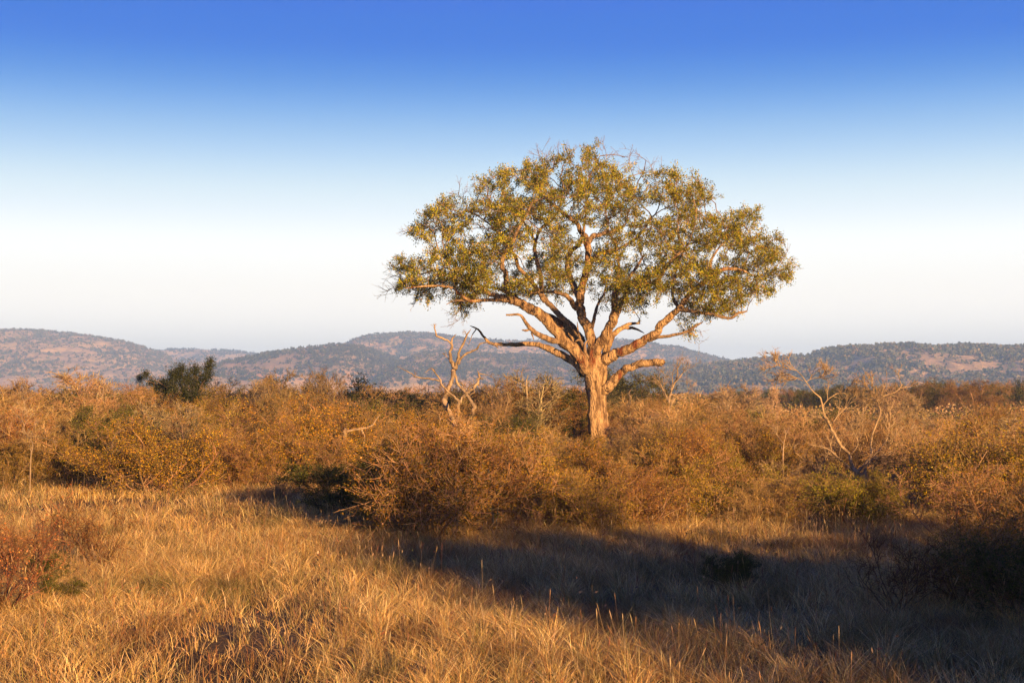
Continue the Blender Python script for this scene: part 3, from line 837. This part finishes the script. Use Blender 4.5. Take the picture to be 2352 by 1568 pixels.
# ------------------------------------------------------------------ shrubs: a few plants of each kind, then copies
TAN = [(.40, .25, .11, 3), (.31, .18, .075, 2), (.48, .33, .17, .7)]
KIND = {
    # stems, spread deg, stem length, l1, l2, l3 counts, leaf count, leaf size, leaf colours, wood colours
    "thorn_bush": dict(dark=.88, st=13, sp=(8, 58), ln=(1.2, 2.15), c=(7, 6, 6), leaf=3200, ls=(.04, .018), lc=[(.40, .22, .055, 3), (.28, .17, .03, 2), (.45, .27, .08, 1)], wc=TAN),
    "leafy_bush": dict(st=11, sp=(6, 62), ln=(1.1, 2.1), c=(7, 6, 4), leaf=15000, ls=(.036, .020), lc=[(.42, .25, .014, 3), (.26, .195, .016, 2.2), (.48, .25, .020, 2), (.09, .08, .014, 2.2)], wc=[(.22, .125, .06, 1), (.3, .18, .09, 1)]),
    "green_bush": dict(st=8, sp=(5, 55), ln=(1.2, 2.0), c=(6, 6, 4), leaf=17000, ls=(.046, .025), lc=[(.085, .088, .016, 3), (.14, .13, .02, 2), (.05, .058, .014, 2)], wc=[(.14, .09, .055, 1)]),
    "rusty_bush": dict(dark=1.05, st=12, sp=(6, 60), ln=(1.1, 2.1), c=(7, 6, 5), leaf=10500, ls=(.040, .02), lc=[(.38, .185, .022, 3), (.30, .18, .022, 2), (.18, .13, .018, 1.6), (.44, .27, .05, 1)], wc=[(.27, .14, .065, 1), (.34, .2, .11, 1)]),
    "yellow_bush": dict(dark=1.0, st=11, sp=(6, 62), ln=(1.1, 2.1), c=(7, 6, 4), leaf=15000, ls=(.046, .018), lc=[(.42, .33, .02, 3), (.28, .25, .02, 2), (.10, .10, .014, 2)], wc=[(.22, .14, .06, 1)]),
    "sparse_shrub": dict(st=9, sp=(10, 50), ln=(1.2, 2.2), c=(5, 4, 2), leaf=1300, ls=(.045, .022), lc=[(.36, .15, .035, 2), (.42, .26, .08, 1.4)], wc=[(.14, .065, .035, 2), (.24, .11, .05, 1)]),
    "bare_tree": dict(dark=.85, thick=1.6, st=3, sp=(3, 22), ln=(1.6, 2.3), c=(9, 7, 6), leaf=500, ls=(.03, .015), lc=[(.34, .2, .07, 1)], wc=[(.40, .28, .165, 2), (.28, .18, .105, 1)]),
}
CAT = {"thorn_bush": "thorn bush", "leafy_bush": "bush", "green_bush": "green bush", "rusty_bush": "bush", "sparse_shrub": "shrub", "yellow_bush": "bush", "bare_tree": "bare tree"}
PARTS = {}


def make_shrub(kind, seed):
    q = KIND[kind]
    rng = np.random.default_rng(seed)
    n = q["st"] + int(rng.integers(-1, 3))
    az = rng.uniform(0, 2 * math.pi, n); sp = np.radians(rng.uniform(*q["sp"], n))
    d = np.stack([np.cos(az) * np.sin(sp), np.sin(az) * np.sin(sp), np.cos(sp)], 1)
    p = rng.normal(size=(n, 3)) * np.array([.14, .14, 0]) - np.array([0, 0, .08])
    ln = rng.uniform(*q["ln"], n)
    r0 = rng.uniform(.014, .03, n) * (2.0 if kind == "bare_tree" else 1)
    N, R = chains(rng, p, d, ln, r0, r0 * .25, 7, .16, .05)
    dk = q.get("dark", 1.0)
    w = lambda k: dk * pick(rng, k, q["wc"], .2)
    stem = MB(); tubes(stem, N, R, 6, w(n))
    a, b, c = q["c"]
    N1, R1 = sprout(rng, N, R, a, .18, (20, 60), .010, (.4, .95), 5, .2, .06)
    tubes(stem, N1, R1, 4, w(len(N1)))
    N2, R2 = sprout(rng, N1, R1, b, .15, (25, 65), .0072, (.22, .55), 4, .22, .04)
    N3, R3 = sprout(rng, N2, R2, c, .15, (25, 70), .0056, (.1, .3), 3, .22, .02)
    R2 = R2 * q.get('thick', 1); R3 = R3 * q.get('thick', 1)
    tw = MB(); tubes(tw, N2, R2, 3, w(len(N2))); tubes(tw, N3, R3, 3, w(len(N3)))
    allp = np.concatenate([N2.reshape(-1, 3), N3.reshape(-1, 3), N3.reshape(-1, 3)])
    lf = MB()
    c = allp[rng.integers(0, len(allp), q["leaf"])] + rng.normal(size=(q["leaf"], 3)) * .035
    c[:, 2] = np.maximum(c[:, 2], 0.02)
    leaves(lf, rng, c, q["ls"][0], q["ls"][1], dk * np.array((1, .97, .85)) * pick(rng, len(c), q["lc"], .26), up=.4)
    return [("stems", stem.mesh("stems", M_STEM, True)), ("twigs", tw.mesh("twigs", M_STEM)), ("foliage", lf.mesh("foliage", M_LEAF))], float(np.percentile(allp[:, 2], 97))


for i, k in enumerate(KIND):
    PARTS[k] = [make_shrub(k, 100 + 10 * i + j) for j in range(3)]

PLACED = []
rs = np.random.default_rng(77)


def shrub(kind, x, y, h, wide=1.0, label=None, group=None, z=None):
    """one plant of a kind, h metres tall"""
    parts, hh = PARTS[kind][int(rs.integers(0, 3))]
    s = h / hh
    root = thing(kind, (x, y, float(gz(x, y)) if z is None else z), rs.uniform(0, 6.28), (s * wide, s * wide * rs.uniform(.85, 1.15), s))
    root["category"] = CAT[kind]
    for nm, me in parts:
        link(nm, me, root)
    PLACED.append([root, kind, x, y, h, label, group])
    return root


def ground_at(v):
    return EYE * FW / (v - 905)


def front(kind, u, vfoot, vtop, wide=1.0, label=None):
    Y = ground_at(vfoot)
    x = (u - 1176) / FW * Y
    h = EYE - (vtop - 905) / FW * Y
    shrub(kind, x, Y, h, wide, label)


# the row of bushes at the edge of the grass, and single plants in front of it
front("leafy_bush", 985, 1238, 985, 1.1, "big golden brown bush in the centre at the edge of the shaded grass")
front("rusty_bush", 1060, 1225, 1000, 1.1, "rusty brown bush leaning over the right side of the big golden bush")
front("green_bush", 800, 1196, 1055, 1.6, "grey green low spreading bush left of the big golden central bush")
front("yellow_bush", 860, 1190, 1045, 1.2, "yellow green bush behind the grey green spreading bush")
front("rusty_bush", 1150, 1215, 1030, 1.0, "rusty bush below the big tree trunk")
front("leafy_bush", 1260, 1205, 1060, 1.1, "olive bush in front of the big tree trunk")
front("rusty_bush", 1330, 1228, 1090, 1.2, "low dark russet bush with shaded foot right of the central bush")
front("thorn_bush", 1420, 1190, 1070, 1.2, "tan twiggy bush right in front of the big tree foot")
front("leafy_bush", 1500, 1180, 1050, 1.1, "olive gold bush right of the big tree foot")
front("rusty_bush", 1570, 1175, 1010, 1.1, "rusty bush midway between the big tree and the golden bush")
front("yellow_bush", 1690, 1172, 1045, 1.15, "small leaved yellow gold bush below the thin pale sapling")
front("rusty_bush", 1450, 1226, 1085, 1.2, "dark footed russet bush in front of the olive bush at the shade edge")
front("leafy_bush", 1545, 1216, 1075, 1.2, "brown gold bush at the shade edge below the slender leafless tree")
front("leafy_bush", 1380, 1234, 1110, 1.1, "low brown bush in the shade in front of the big tree")
front("rusty_bush", 1800, 1216, 1105, 1.2, "rusty low bush left of the round golden bush at the shade edge")
front("thorn_bush", 1730, 1222, 1120, 1.0, "low twiggy tan bush left of the rusty low one at the shade edge")
front("yellow_bush", 890, 1222, 1065, 1.1, "yellow gold bush at the foot of the big central bush")
front("green_bush", 1640, 1205, 1120, 1.4, "low dark green bush at the shaded grass edge right of centre")
front("yellow_bush", 1950, 1222, 1095, 1.45, "round golden bush beneath the wide pale bare tree")
front("yellow_bush", 2010, 1215, 1105, 1.2, "golden bush with lime leaves at the right side of the round golden bush")
front("thorn_bush", 2150, 1165, 1000, 1.0, "tan thorn bush right of the wide pale bare tree")
front("rusty_bush", 2200, 1250, 1080, 1.2, "red brown bush near the right edge, its foot in shade")
front("rusty_bush", 2330, 1300, 1075, 1.1, "tall red brown bush at the right edge of the view")
front("leafy_bush", 2290, 1390, 1190, 1.0, "dark olive shaded bush at the right edge above the dark grass")
front("green_bush", 2360, 1440, 1250, 1.1, "dark green shaded bush at the lower right corner")
front("sparse_shrub", 2200, 1395, 1220, 1.2, "dark bare thorny bush in the shade at lower right")
front("sparse_shrub", 2050, 1400, 1240, 1.1, "leafless twiggy shrub inside the shaded grass at right")
front("green_bush", 1665, 1350, 1255, 1.1, "small dark green leafy shrub alone in the shaded grass")
front("leafy_bush", 370, 1142, 985, 1.4, "olive gold bush at the left edge of the open grass")
front("leafy_bush", 460, 1136, 1000, 1.25, "yellow olive bush behind the sunlit grass at left")
front("rusty_bush", 545, 1134, 1010, 1.3, "rusty bush above the shaded strip of grass at left")
front("leafy_bush", 620, 1130, 985, 1.2, "dense dark gold bush over the far end of the shaded strip")
front("thorn_bush", 690, 1128, 1005, 1.2, "tan twiggy bush left of the grey green spreading bush")
front("leafy_bush", 280, 1126, 985, 1.3, "broad olive gold bush below the pale left saplings")
front("leafy_bush", 170, 1118, 1010, 1.3, "gold leaved bush near the left edge behind the grass")
front("thorn_bush", 90, 1116, 985, 1.2, "tan twiggy bush by the forked pale sapling at the left edge")
front("leafy_bush", 5, 1122, 1020, 1.3, "leafy bush cut by the left edge of the view")
front("sparse_shrub", 225, 1300, 1150, 0.9, "sparse dark red twiggy shrub standing in the sunlit grass at left")
front("sparse_shrub", 60, 1330, 1190, 0.8, "sparse reddish shrub in the sunlit grass at the left edge")
front("sparse_shrub", 25, 1400, 1165, 1.0, "dense reddish brown twiggy shrub at the lower left edge")
front("sparse_shrub", 165, 1255, 1140, 0.9, "thin brown shrub in the grass behind the dark red twiggy one")
front("green_bush", 150, 1375, 1300, 1.3, "small low green herb clump in the foreground grass at left")
front("green_bush", 95, 1330, 1255, 1.2, "low green weed bush in the grass at lower left")
front("thorn_bush", 640, 1172, 1105, 1.3, "low pale tuft like shrub on the grass left of the shaded strip")


def yellow_sapling():
    """thin stem with big yellow leaves"""
    rng = np.random.default_rng(9)
    Y = 24.2
    p = P(1135, 1225, Y)
    root = thing("sapling", (p[0], Y, float(gz(p[0], Y))))
    tag(root, "thin sapling with large bright yellow leaves in front of the central bush", "sapling")
    N, R = chains(rng, np.zeros((3, 3)), np.array([[0, 0, 1], [.12, 0, 1], [-.18, 0, 1]]), np.array([1.3, 1.0, .8]), np.full(3, .012), np.full(3, .004), 7, .08, .05)
    mb = MB(); tubes(mb, N, R, 5, np.full((3, 3), .25)); link("stem", mb.mesh("stem", M_STEM, True), root)
    N1, R1 = sprout(rng, N, R, 7, .3, (30, 60), .004, (.12, .25), 3, .1, .1)
    mb = MB(); c = N1[:, -1].repeat(3, 0) + rng.normal(size=(len(N1) * 3, 3)) * .03
    leaves(mb, rng, c, .085, .05, pick(rng, len(c), [(.42, .33, .02, 3), (.30, .29, .03, 2)], .15), up=.2)
    link("foliage", mb.mesh("foliage", M_LEAF), root)
    mb = MB(); tubes(mb, N1, R1, 3, np.full((len(N1), 3), .2)); link("twigs", mb.mesh("twigs", M_STEM), root)


yellow_sapling()

# single taller plants that stand out of the scrub
def tall(kind, u, vtop, Y, wide, label):
    h = EYE - (vtop - 905) / FW * Y
    shrub(kind, (u - 1176) / FW * Y, Y, h, wide, label)


def lone_green_tree():
    rng = np.random.default_rng(31)
    Y = 60.0
    f = lambda x, y: P(R2[0][0] + R2[1] * x, R2[0][1] + R2[1] * y, Y)
    b = f(1310, 640); gzv = float(gz(b[0], Y))
    root = thing("green_tree", (b[0], Y, gzv))
    tag(root, "lone dark green leafy treetop of ragged outline above the scrub at left", "tree")
    off = np.array(root.location)
    pm = R2[1] * Y / FW
    blobs = [(1425, 405, 22), (1430, 450, 34), (1445, 505, 36), (1355, 465, 46), (1300, 530, 80), (1335, 590, 75), (1240, 500, 52), (1190, 540, 48), (1225, 600, 56), (1300, 640, 70), (1130, 565, 32), (1085, 560, 30), (1022, 500, 16), (1020, 550, 20), (945, 525, 18), (1060, 600, 24), (1150, 610, 40), (1400, 540, 40), (1270, 460, 30), (1200, 500, 25), (1380, 640, 50)]
    stem, tw, lf = MB(), MB(), MB()
    top = np.array([0, 0, EYE - .3 - gzv])
    tubes(stem, catmull([np.array([0, 0, -.1]), np.array([.1, 0, .9]), top], 4), np.linspace(.13, .08, 9), 8, np.array([[.10, .07, .045]]))
    for x, y, r in blobs:
        c = f(x, y) - off; c[1] += rng.uniform(-.9, .9)
        mid = top * .45 + c * .55 + np.array([0, 0, -.12]) + rng.normal(size=3) * .08
        tubes(stem, catmull([top * rng.uniform(.75, 1), mid, c], 4), np.linspace(.045, .012, 9), 5, np.array([[.10, .07, .045]]))
        R = r * pm
        n = 26
        N, RR = chains(rng, np.repeat(c[None], n, 0), rdir(rng, n) + np.array([0, 0, .3]), R * rng.uniform(.5, 1.7, n), np.full(n, .009), np.full(n, .005), 4, .2, .05)
        tubes(tw, N, RR, 3, np.full((n, 3), .07))
        m = int(420 + 2000 * R * R * 4)
        q = N.reshape(-1, 3)[rng.integers(0, n * 4, m)] + rng.normal(size=(m, 3)) * .09
        leaves(lf, rng, q, .06, .03, pick(rng, m, [(.07, .08, .018, 3), (.12, .12, .022, 2), (.04, .05, .014, 2)], .25), up=.3)
    link("trunk", stem.mesh("trunk", M_STEM, True), root)
    link("twigs", tw.mesh("twigs", M_STEM), root)
    link("crown", lf.mesh("crown", M_LEAF), root)


lone_green_tree()
tall("green_bush", 1270, 877, 105, 1.1, "small rounded green tree behind the scrub left of the big trunk")
tall("green_bush", 1450, 862, 98, 1.35, "rounded olive green tree behind the scrub right of the big trunk")
tall("green_bush", 1420, 885, 95, 1.0, "smaller olive green tree half hidden by the big trunk")
tall("leafy_bush", 1635, 902, 100, 1.3, "rounded brown olive bush top right of the slender leafless tree")
tall("bare_tree", 170, 862, 60, 1.5, "rounded bare tan treetop above the scrub at left")
tall("bare_tree", 245, 880, 62, 0.9, "small bare dark twigged tree between the rounded tan treetop and the green one")
tall("bare_tree", 690, 862, 58, 1.1, "thin dark twigged tree left of the twisted dead tree")
tall("bare_tree", 755, 862, 58, .6, "pale bare upright tree above the broken dead trunk")
tall("bare_tree", 565, 880, 60, 1.0, "bare grey brown tree just right of the lone dark treetop")
tall("bare_tree", 605, 878, 64, 1.0, "bare tree with dark knotted twigs two trees right of the green treetop")
tall("bare_tree", 1215, 868, 56, 1.25, "bare tree with fine pale twigs between the twisted dead tree and the big trunk")
tall("bare_tree", 1120, 878, 54, 0.9, "small bare tree close behind the twisted dead tree")
tall("bare_tree", 1780, 893, 60, .6, "bare pale tree left of the wide pale one, against the hill")
tall("bare_tree", 1690, 888, 75, 1.1, "bare tree before the hill, between the slender tree and the wide pale one")
tall("bare_tree", 2120, 905, 62, 0.9, "bare crooked tree against the dark trees at right")
tall("bare_tree", 2040, 890, 70, .9, "bare tan tree behind the wide pale tree")
tall("bare_tree", 10, 880, 55, 1.1, "bare tan tree at the left edge of the view")
tall("leafy_bush", 2290, 930, 85, 1.4, "rounded yellow green bush before the dark trees at right")

# the scrub behind the front row
def keep_open(x, y, h):
    """scrub in front of these plants is low, as in the photo: u, highest v, depth, half width in metres"""
    for u0, vl, Y0, hw in ((1370, 1000, TREE_Y, 2.0), (1035, 955, 50, 1.6), (800, 1050, 39, 1.2), (1960, 1105, 32, 2.2), (1800, 1090, 31, 1.0)):
        if y < Y0 + 1 and abs(x - (u0 - 1176) / FW * y) < hw:
            h = min(h, .93 * (EYE - (vl - 905) / FW * y))
    return h


def scrub_band(y0, y1, n, kinds, hs, sep, wide, right_of=None):
    put = []
    tries = 0
    while len(put) < n and tries < n * 80:
        tries += 1
        y = math.sqrt(rs.uniform(y0 ** 2, y1 ** 2))
        x = rs.uniform(-.39, .39) * y
        u = 1176 + x / y * FW
        if right_of is not None and u < right_of: continue
        if any((x - a) ** 2 + (y - b) ** 2 < sep * sep for a, b in put): continue
        k = kinds[int(rs.integers(0, len(kinds)))]
        h = rs.uniform(*hs)
        vt = np.interp(u, [0, 900, 1150, 1300, 1480, 1700, 2000, 2352], [890, 893, 895, 908, 935, 962, 974, 972]) + rs.uniform(-14, 10)
        h = min(h, EYE - (vt - 905) / FW * y)
        if 1300 < u < 1460 and y < TREE_Y + 1: h = min(h, EYE - (1030 - 905) / FW * y)
        if 930 < u < 1160 and y < 51: h = min(h, EYE - (975 - 905) / FW * y)
        if 1730 < u < 1850 and y < 34: h = min(h, EYE - (1060 - 905) / FW * y)
        if 740 < u < 900 and y < 42: h = min(h, EYE - (1055 - 905) / FW * y)
        if 1840 < u < 2120 and y < 38: h = min(h, EYE - (1100 - 905) / FW * y)
        h = keep_open(x, y, h)
        put.append((x, y))
        shrub(k, x, y, h, wide * rs.uniform(.85, 1.2))


scrub_band(27, 36, 30, ["leafy_bush", "rusty_bush", "leafy_bush", "thorn_bush"], (1.1, 1.75), 1.7, 1.15, 1150)
scrub_band(36, 50, 66, ["thorn_bush", "thorn_bush", "leafy_bush", "rusty_bush", "thorn_bush", "green_bush", "bare_tree"], (1.5, 2.15), 1.9, 1.2)
scrub_band(50, 72, 72, ["thorn_bush", "thorn_bush", "leafy_bush", "rusty_bush", "bare_tree", "green_bush"], (1.8, 2.5), 2.8, 1.3)
scrub_band(72, 110, 75, ["thorn_bush", "leafy_bush", "rusty_bush", "thorn_bush", "green_bush"], (2.1, 2.9), 4.2, 1.5)

# dark trees at the right in the distance
for i in range(44):
    u = 1600 + i * 18.5 + rs.uniform(-10, 10)
    Y = rs.uniform(140, 230) if u > 1850 else rs.uniform(200, 300)
    vt = np.interp(u, [1600, 1900, 2000, 2352], [908, 898, 888, 884]) + rs.uniform(-6, 8)
    tall(["green_bush", "leafy_bush", "green_bush", "rusty_bush"][i % 4], u, vt, Y, rs.uniform(1.2, 1.7), None)

# the thicket just outside the right edge, whose shade lies over the grass
for i in range(54):
    c = (8.7 if i < 3 else 7.9) + (i // 3) * 1.22 + (i % 3) * .35; a = -5.0 - (i % 3) * 1.9 + rs.uniform(-.4, .4)
    x = .883 * c - .47 * a; y = .47 * c + .883 * a
    while abs(x) < .40 * y + 2.6: x += .47 * .6; y -= .883 * .6
    shrub(["leafy_bush", "green_bush", "leafy_bush"][i % 3], x, y, (rs.uniform(4.4, 4.9) * (.88 if i > 13 else 1) + (1.2 if i < 3 else .2 if i < 9 else 0)) if i % 3 else rs.uniform(2.4, 3.4), (0.27 if i < 3 else .62) if i % 3 else .9, "tall leafy bush of the thicket outside the right edge", "bushes of the thicket outside the view")

# ------------------------------------------------------------------ far bushland that reads as one mass
def far_bush():
    rng = np.random.default_rng(5)
    n = 5200
    y = 110 + 1100 * rng.uniform(0, 1, n) ** 1.7
    x = rng.uniform(-.42, .42, n) * y
    s = rng.uniform(1.6, 3.0, n) * np.where((x / y > .13) & (y < 330), .55, 1)
    k = 40
    c = np.repeat(np.stack([x, y, s * .5], 1), k, 0) + rdir(rng, n * k) * rng.uniform(.3, 1, (n * k, 1)) ** .5 * np.repeat(s, k)[:, None] * np.array([.85, .85, .5])
    c[:, 2] = np.maximum(c[:, 2], .05)
    t = np.repeat(pick(rng, n, [(.26, .16, .07, 3), (.17, .125, .04, 2), (.07, .07, .025, 1.2), (.3, .2, .1, 1)], .2), k, 0)
    mb = MB(); leaves(mb, rng, c, .10 + .0011 * c[:, 1], .06 + .0007 * c[:, 1], t * (1 + .2 * rng.normal(size=(len(t), 1))).clip(.4, 1.6))
    tag(link("distant_bushland", mb.mesh("distant_bushland", M_BUSH)), "brown and olive bushland stretching from the scrub to the foot of the hills", "bushland", kind="stuff")


far_bush()

# ------------------------------------------------------------------ grass
def grass():
    rng = np.random.default_rng(3)
    mb = MB()

    def blades(n, y0, y1, width, hscale, pw):
        y = (y0 ** pw + (y1 ** pw - y0 ** pw) * rng.uniform(size=n)) ** (1 / pw)
        x = rng.uniform(-1, 1, n) * (.40 * y + 4.5)
        # gather into tussocks
        cx = np.round(x / .34 + rng.normal(size=n) * .0); cy = np.round(y / .34)
        jx = vnoise(cx * 7.3 + .5, cy * 5.1 + .5, 31); jy = vnoise(cx * 3.7 + .5, cy * 9.1 + .5, 32)
        tx, ty = (cx + jx - .5) * .34, (cy + jy - .5) * .34
        f = rng.uniform(.15, .75, n)
        x = x * (1 - f) + tx * f; y = y * (1 - f) + ty * f
        hn = fbm(x / 1.7, y / 1.7, 41, 3); th = vnoise(cx * 1.3 + .5, cy * 1.7 + .5, 33)
        dens = fbm(x / 2.6 + 5, y / 3.5, 47, 3)
        td = vnoise(cx * 2.1 + .5, cy * 2.9 + .5, 39)
        keep = rng.uniform(size=n) < np.clip(.35 + (dens - .35) * 3.4, .10, 1) * np.clip(td * 1.7, .15, 1)
        x, y, hn, th, tx, ty, cx, cy = [q[keep] for q in (x, y, hn, th, tx, ty, cx, cy)]
        n = len(x)
        h = hscale * (.055 + .24 * hn + .15 * th) * rng.uniform(.45, 1.25, n)
        out_ = np.stack([x - tx, y - ty], 1) * 2.6 + rng.normal(size=(n, 2)) * .58 + np.array([-.08, .03])
        lean = out_ * h[:, None] * 1.2
        a = rng.uniform(0, math.pi, n); w = width * rng.uniform(.6, 1.4, n)
        sx = np.stack([np.cos(a), np.sin(a), 0 * a], 1) * w[:, None] * .5
        b = np.stack([x, y, gz(x, y) - .02], 1)
        m1 = b + np.stack([lean[:, 0] * .3, lean[:, 1] * .3, h * .55], 1)
        m2 = b + np.stack([lean[:, 0] * .95, lean[:, 1] * .95, h * (1 - .12 * np.minimum(np.linalg.norm(out_, axis=1), 2))], 1)
        V = np.stack([b - sx, b + sx, m1 + sx * .8, m1 - sx * .8, m2 + sx * .15, m2 - sx * .15], 1)
        i0 = np.arange(n)[:, None] * 6
        F = np.concatenate([i0 + [0, 1, 2, 3], i0 + [3, 2, 4, 5]])
        tone = .55 + .9 * vnoise(cx * 4.3 + .5, cy * 3.3 + .5, 44)[:, None]
        c = 1.15 * tone * pick(rng, n, [(.78, .51, .15, 4), (.92, .69, .29, 2.6), (.54, .32, .09, 2.3), (.38, .16, .035, .7), (.26, .24, .04, 1)], .28)
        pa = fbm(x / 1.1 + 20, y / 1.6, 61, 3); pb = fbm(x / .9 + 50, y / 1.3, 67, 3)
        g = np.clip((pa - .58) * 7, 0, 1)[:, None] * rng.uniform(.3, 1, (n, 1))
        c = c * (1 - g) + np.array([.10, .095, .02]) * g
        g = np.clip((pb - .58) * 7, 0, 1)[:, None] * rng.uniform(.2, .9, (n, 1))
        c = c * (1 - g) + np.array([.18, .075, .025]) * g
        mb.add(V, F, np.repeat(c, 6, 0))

    blades(880000, 7, 26, .0048, 1.0, 1.6)
    blades(380000, 22, 46, .008, 1.05, 1.7)
    blades(60000, 44, 75, .016, 1.1, 1.8)

    # seed stalks with spikes
    def stalks(n, y0, y1, hh):
        y = (y0 ** 1.6 + (y1 ** 1.6 - y0 ** 1.6) * rng.uniform(size=n)) ** (1 / 1.6)
        x = rng.uniform(-1, 1, n) * (.40 * y + 4)
        keep = rng.uniform(size=n) < np.clip((fbm(x / 1.2, y / 1.5, 71, 3) - .38) * 5, .1, 1)
        x, y = x[keep], y[keep]; n = len(x)
        h = rng.uniform(*hh, n)
        d = np.stack([rng.normal(size=n) * .16 - .03, rng.normal(size=n) * .16, np.ones(n)], 1)
        p = np.stack([x, y, gz(x, y)], 1)
        N, R = chains(rng, p, d, h, np.full(n, .0022), np.full(n, .0016), 4, .10, -.01)
        c = pick(rng, n, [(.42, .27, .12, 2), (.5, .36, .18, 2), (.28, .13, .05, 1.2)], .15)
        tubes(mb, N, R, 3, c)
        e = norm(N[:, -1] - N[:, -2]); l = rng.uniform(.04, .11, n)[:, None]; r = rng.uniform(.0025, .006, n)
        S = np.stack([N[:, -1], N[:, -1] + e * l * .35, N[:, -1] + e * l * .75, N[:, -1] + e * l], 1)
        tubes(mb, S, np.stack([r * .4, r, r * .8, r * .15], 1), 5, np.repeat(c * 1.25, 1, 0))

    stalks(3800, 9, 24, (.25, .60))
    stalks(3000, 22, 40, (.3, .7))
    # papery leaves and pods caught among the stems
    n = 7000
    y = (10 ** 1.6 + (34 ** 1.6 - 10 ** 1.6) * rng.uniform(size=n)) ** (1 / 1.6); x = rng.uniform(-1, 1, n) * (.40 * y + 4)
    k = rng.uniform(size=n) < np.clip((fbm(x / 1.5 + 9, y / 2, 81, 2) - .45) * 5, 0, 1)
    x, y = x[k], y[k]
    c = np.stack([x, y, gz(x, y) + rng.uniform(.1, .5, len(x))], 1)
    leaves(mb, rng, c, .05, .02, pick(rng, len(x), [(.5, .33, .16, 2), (.36, .16, .06, 1), (.2, .17, .04, 1)], .2))
    tag(link("dry_grass", mb.mesh("dry_grass", M_GRASS)), "tall dry golden grass covering the open ground in front of the scrub", "grass", kind="stuff")


grass()

# ------------------------------------------------------------------ names for the scrub
NAMEK = {"thorn_bush": "tan thorn bush", "leafy_bush": "olive leafy bush", "green_bush": "dark green bush", "rusty_bush": "rusty bush", "bare_tree": "small bare tree", "sparse_shrub": "sparse shrub", "yellow_bush": "yellow green bush"}
MARKS = [(-900, 120, "at the left edge"), (120, 330, "below the round bare treetop"), (330, 520, "below the lone green treetop"), (520, 720, "left of the broken trunk"),
         (720, 960, "near the broken trunk"), (960, 1140, "below the twisted dead tree"), (1140, 1340, "left of the big trunk"), (1340, 1480, "at the big trunk"),
         (1480, 1650, "below the slender leafless tree"), (1650, 1860, "left of the wide bare tree"), (1860, 2090, "near the wide bare tree"), (2090, 2260, "right of the wide bare tree"), (2260, 9999, "at the right edge")]
ROWS = [(0, 36.5, "front scrub"), (36.5, 50, "middle scrub"), (50, 72, "back scrub"), (72, 125, "farthest scrub"), (125, 999, "far dark trees")]
ORD = ["leftmost", "second", "third", "fourth", "fifth", "sixth", "seventh", "eighth", "ninth", "tenth"]
count = {}
for it in sorted((p for p in PLACED if p[5] is None), key=lambda p: p[2] / p[3]):
    root, kind, x, y, h, _, _ = it
    u = 1176 + x / y * FW
    mk = next(m for a, b, m in MARKS if a <= u < b)
    row = next(r for a, b, r in ROWS if a <= y < b)
    n = count[(kind, mk, row)] = count.get((kind, mk, row), 0) + 1
    lab = f"{ORD[n - 1]} {NAMEK[kind]} {'from left ' if n > 1 else ''}in {row}, {mk}"
    if len(lab.split()) > 16: print('LONG', lab)
    tag(root, lab, None, f"{CAT[kind]} plants of the {row}")
for root, kind, x, y, h, lab, grp in PLACED:
    if lab: tag(root, lab, None, grp)

# ------------------------------------------------------------------ evening haze
def haze():
    m, t, o = material("evening haze")
    v = t.nodes.new("ShaderNodeVolumePrincipled")
    v.inputs["Color"].default_value = (0.37, 0.59, 0.98, 1)
    v.inputs["Density"].default_value = 0.00027
    v.inputs["Anisotropy"].default_value = 0.0
    t.links.new(v.outputs[0], o.inputs["Volume"])
    x0, x1, y0, y1, z0, z1 = -5100, 5100, -260, 5200, -12, 175
    V = [(x, y, z) for z in (z0, z1) for x, y in ((x0, y0), (x1, y0), (x1, y1), (x0, y1))]
    F = [(3, 2, 1, 0), (4, 5, 6, 7), (0, 1, 5, 4), (1, 2, 6, 5), (2, 3, 7, 6), (3, 0, 4, 7)]
    mb = MB(); mb.add(V, F)
    tag(link("haze", mb.mesh("haze", m)), "thin bluish evening haze in front of the hills", "haze", kind="stuff")


haze()
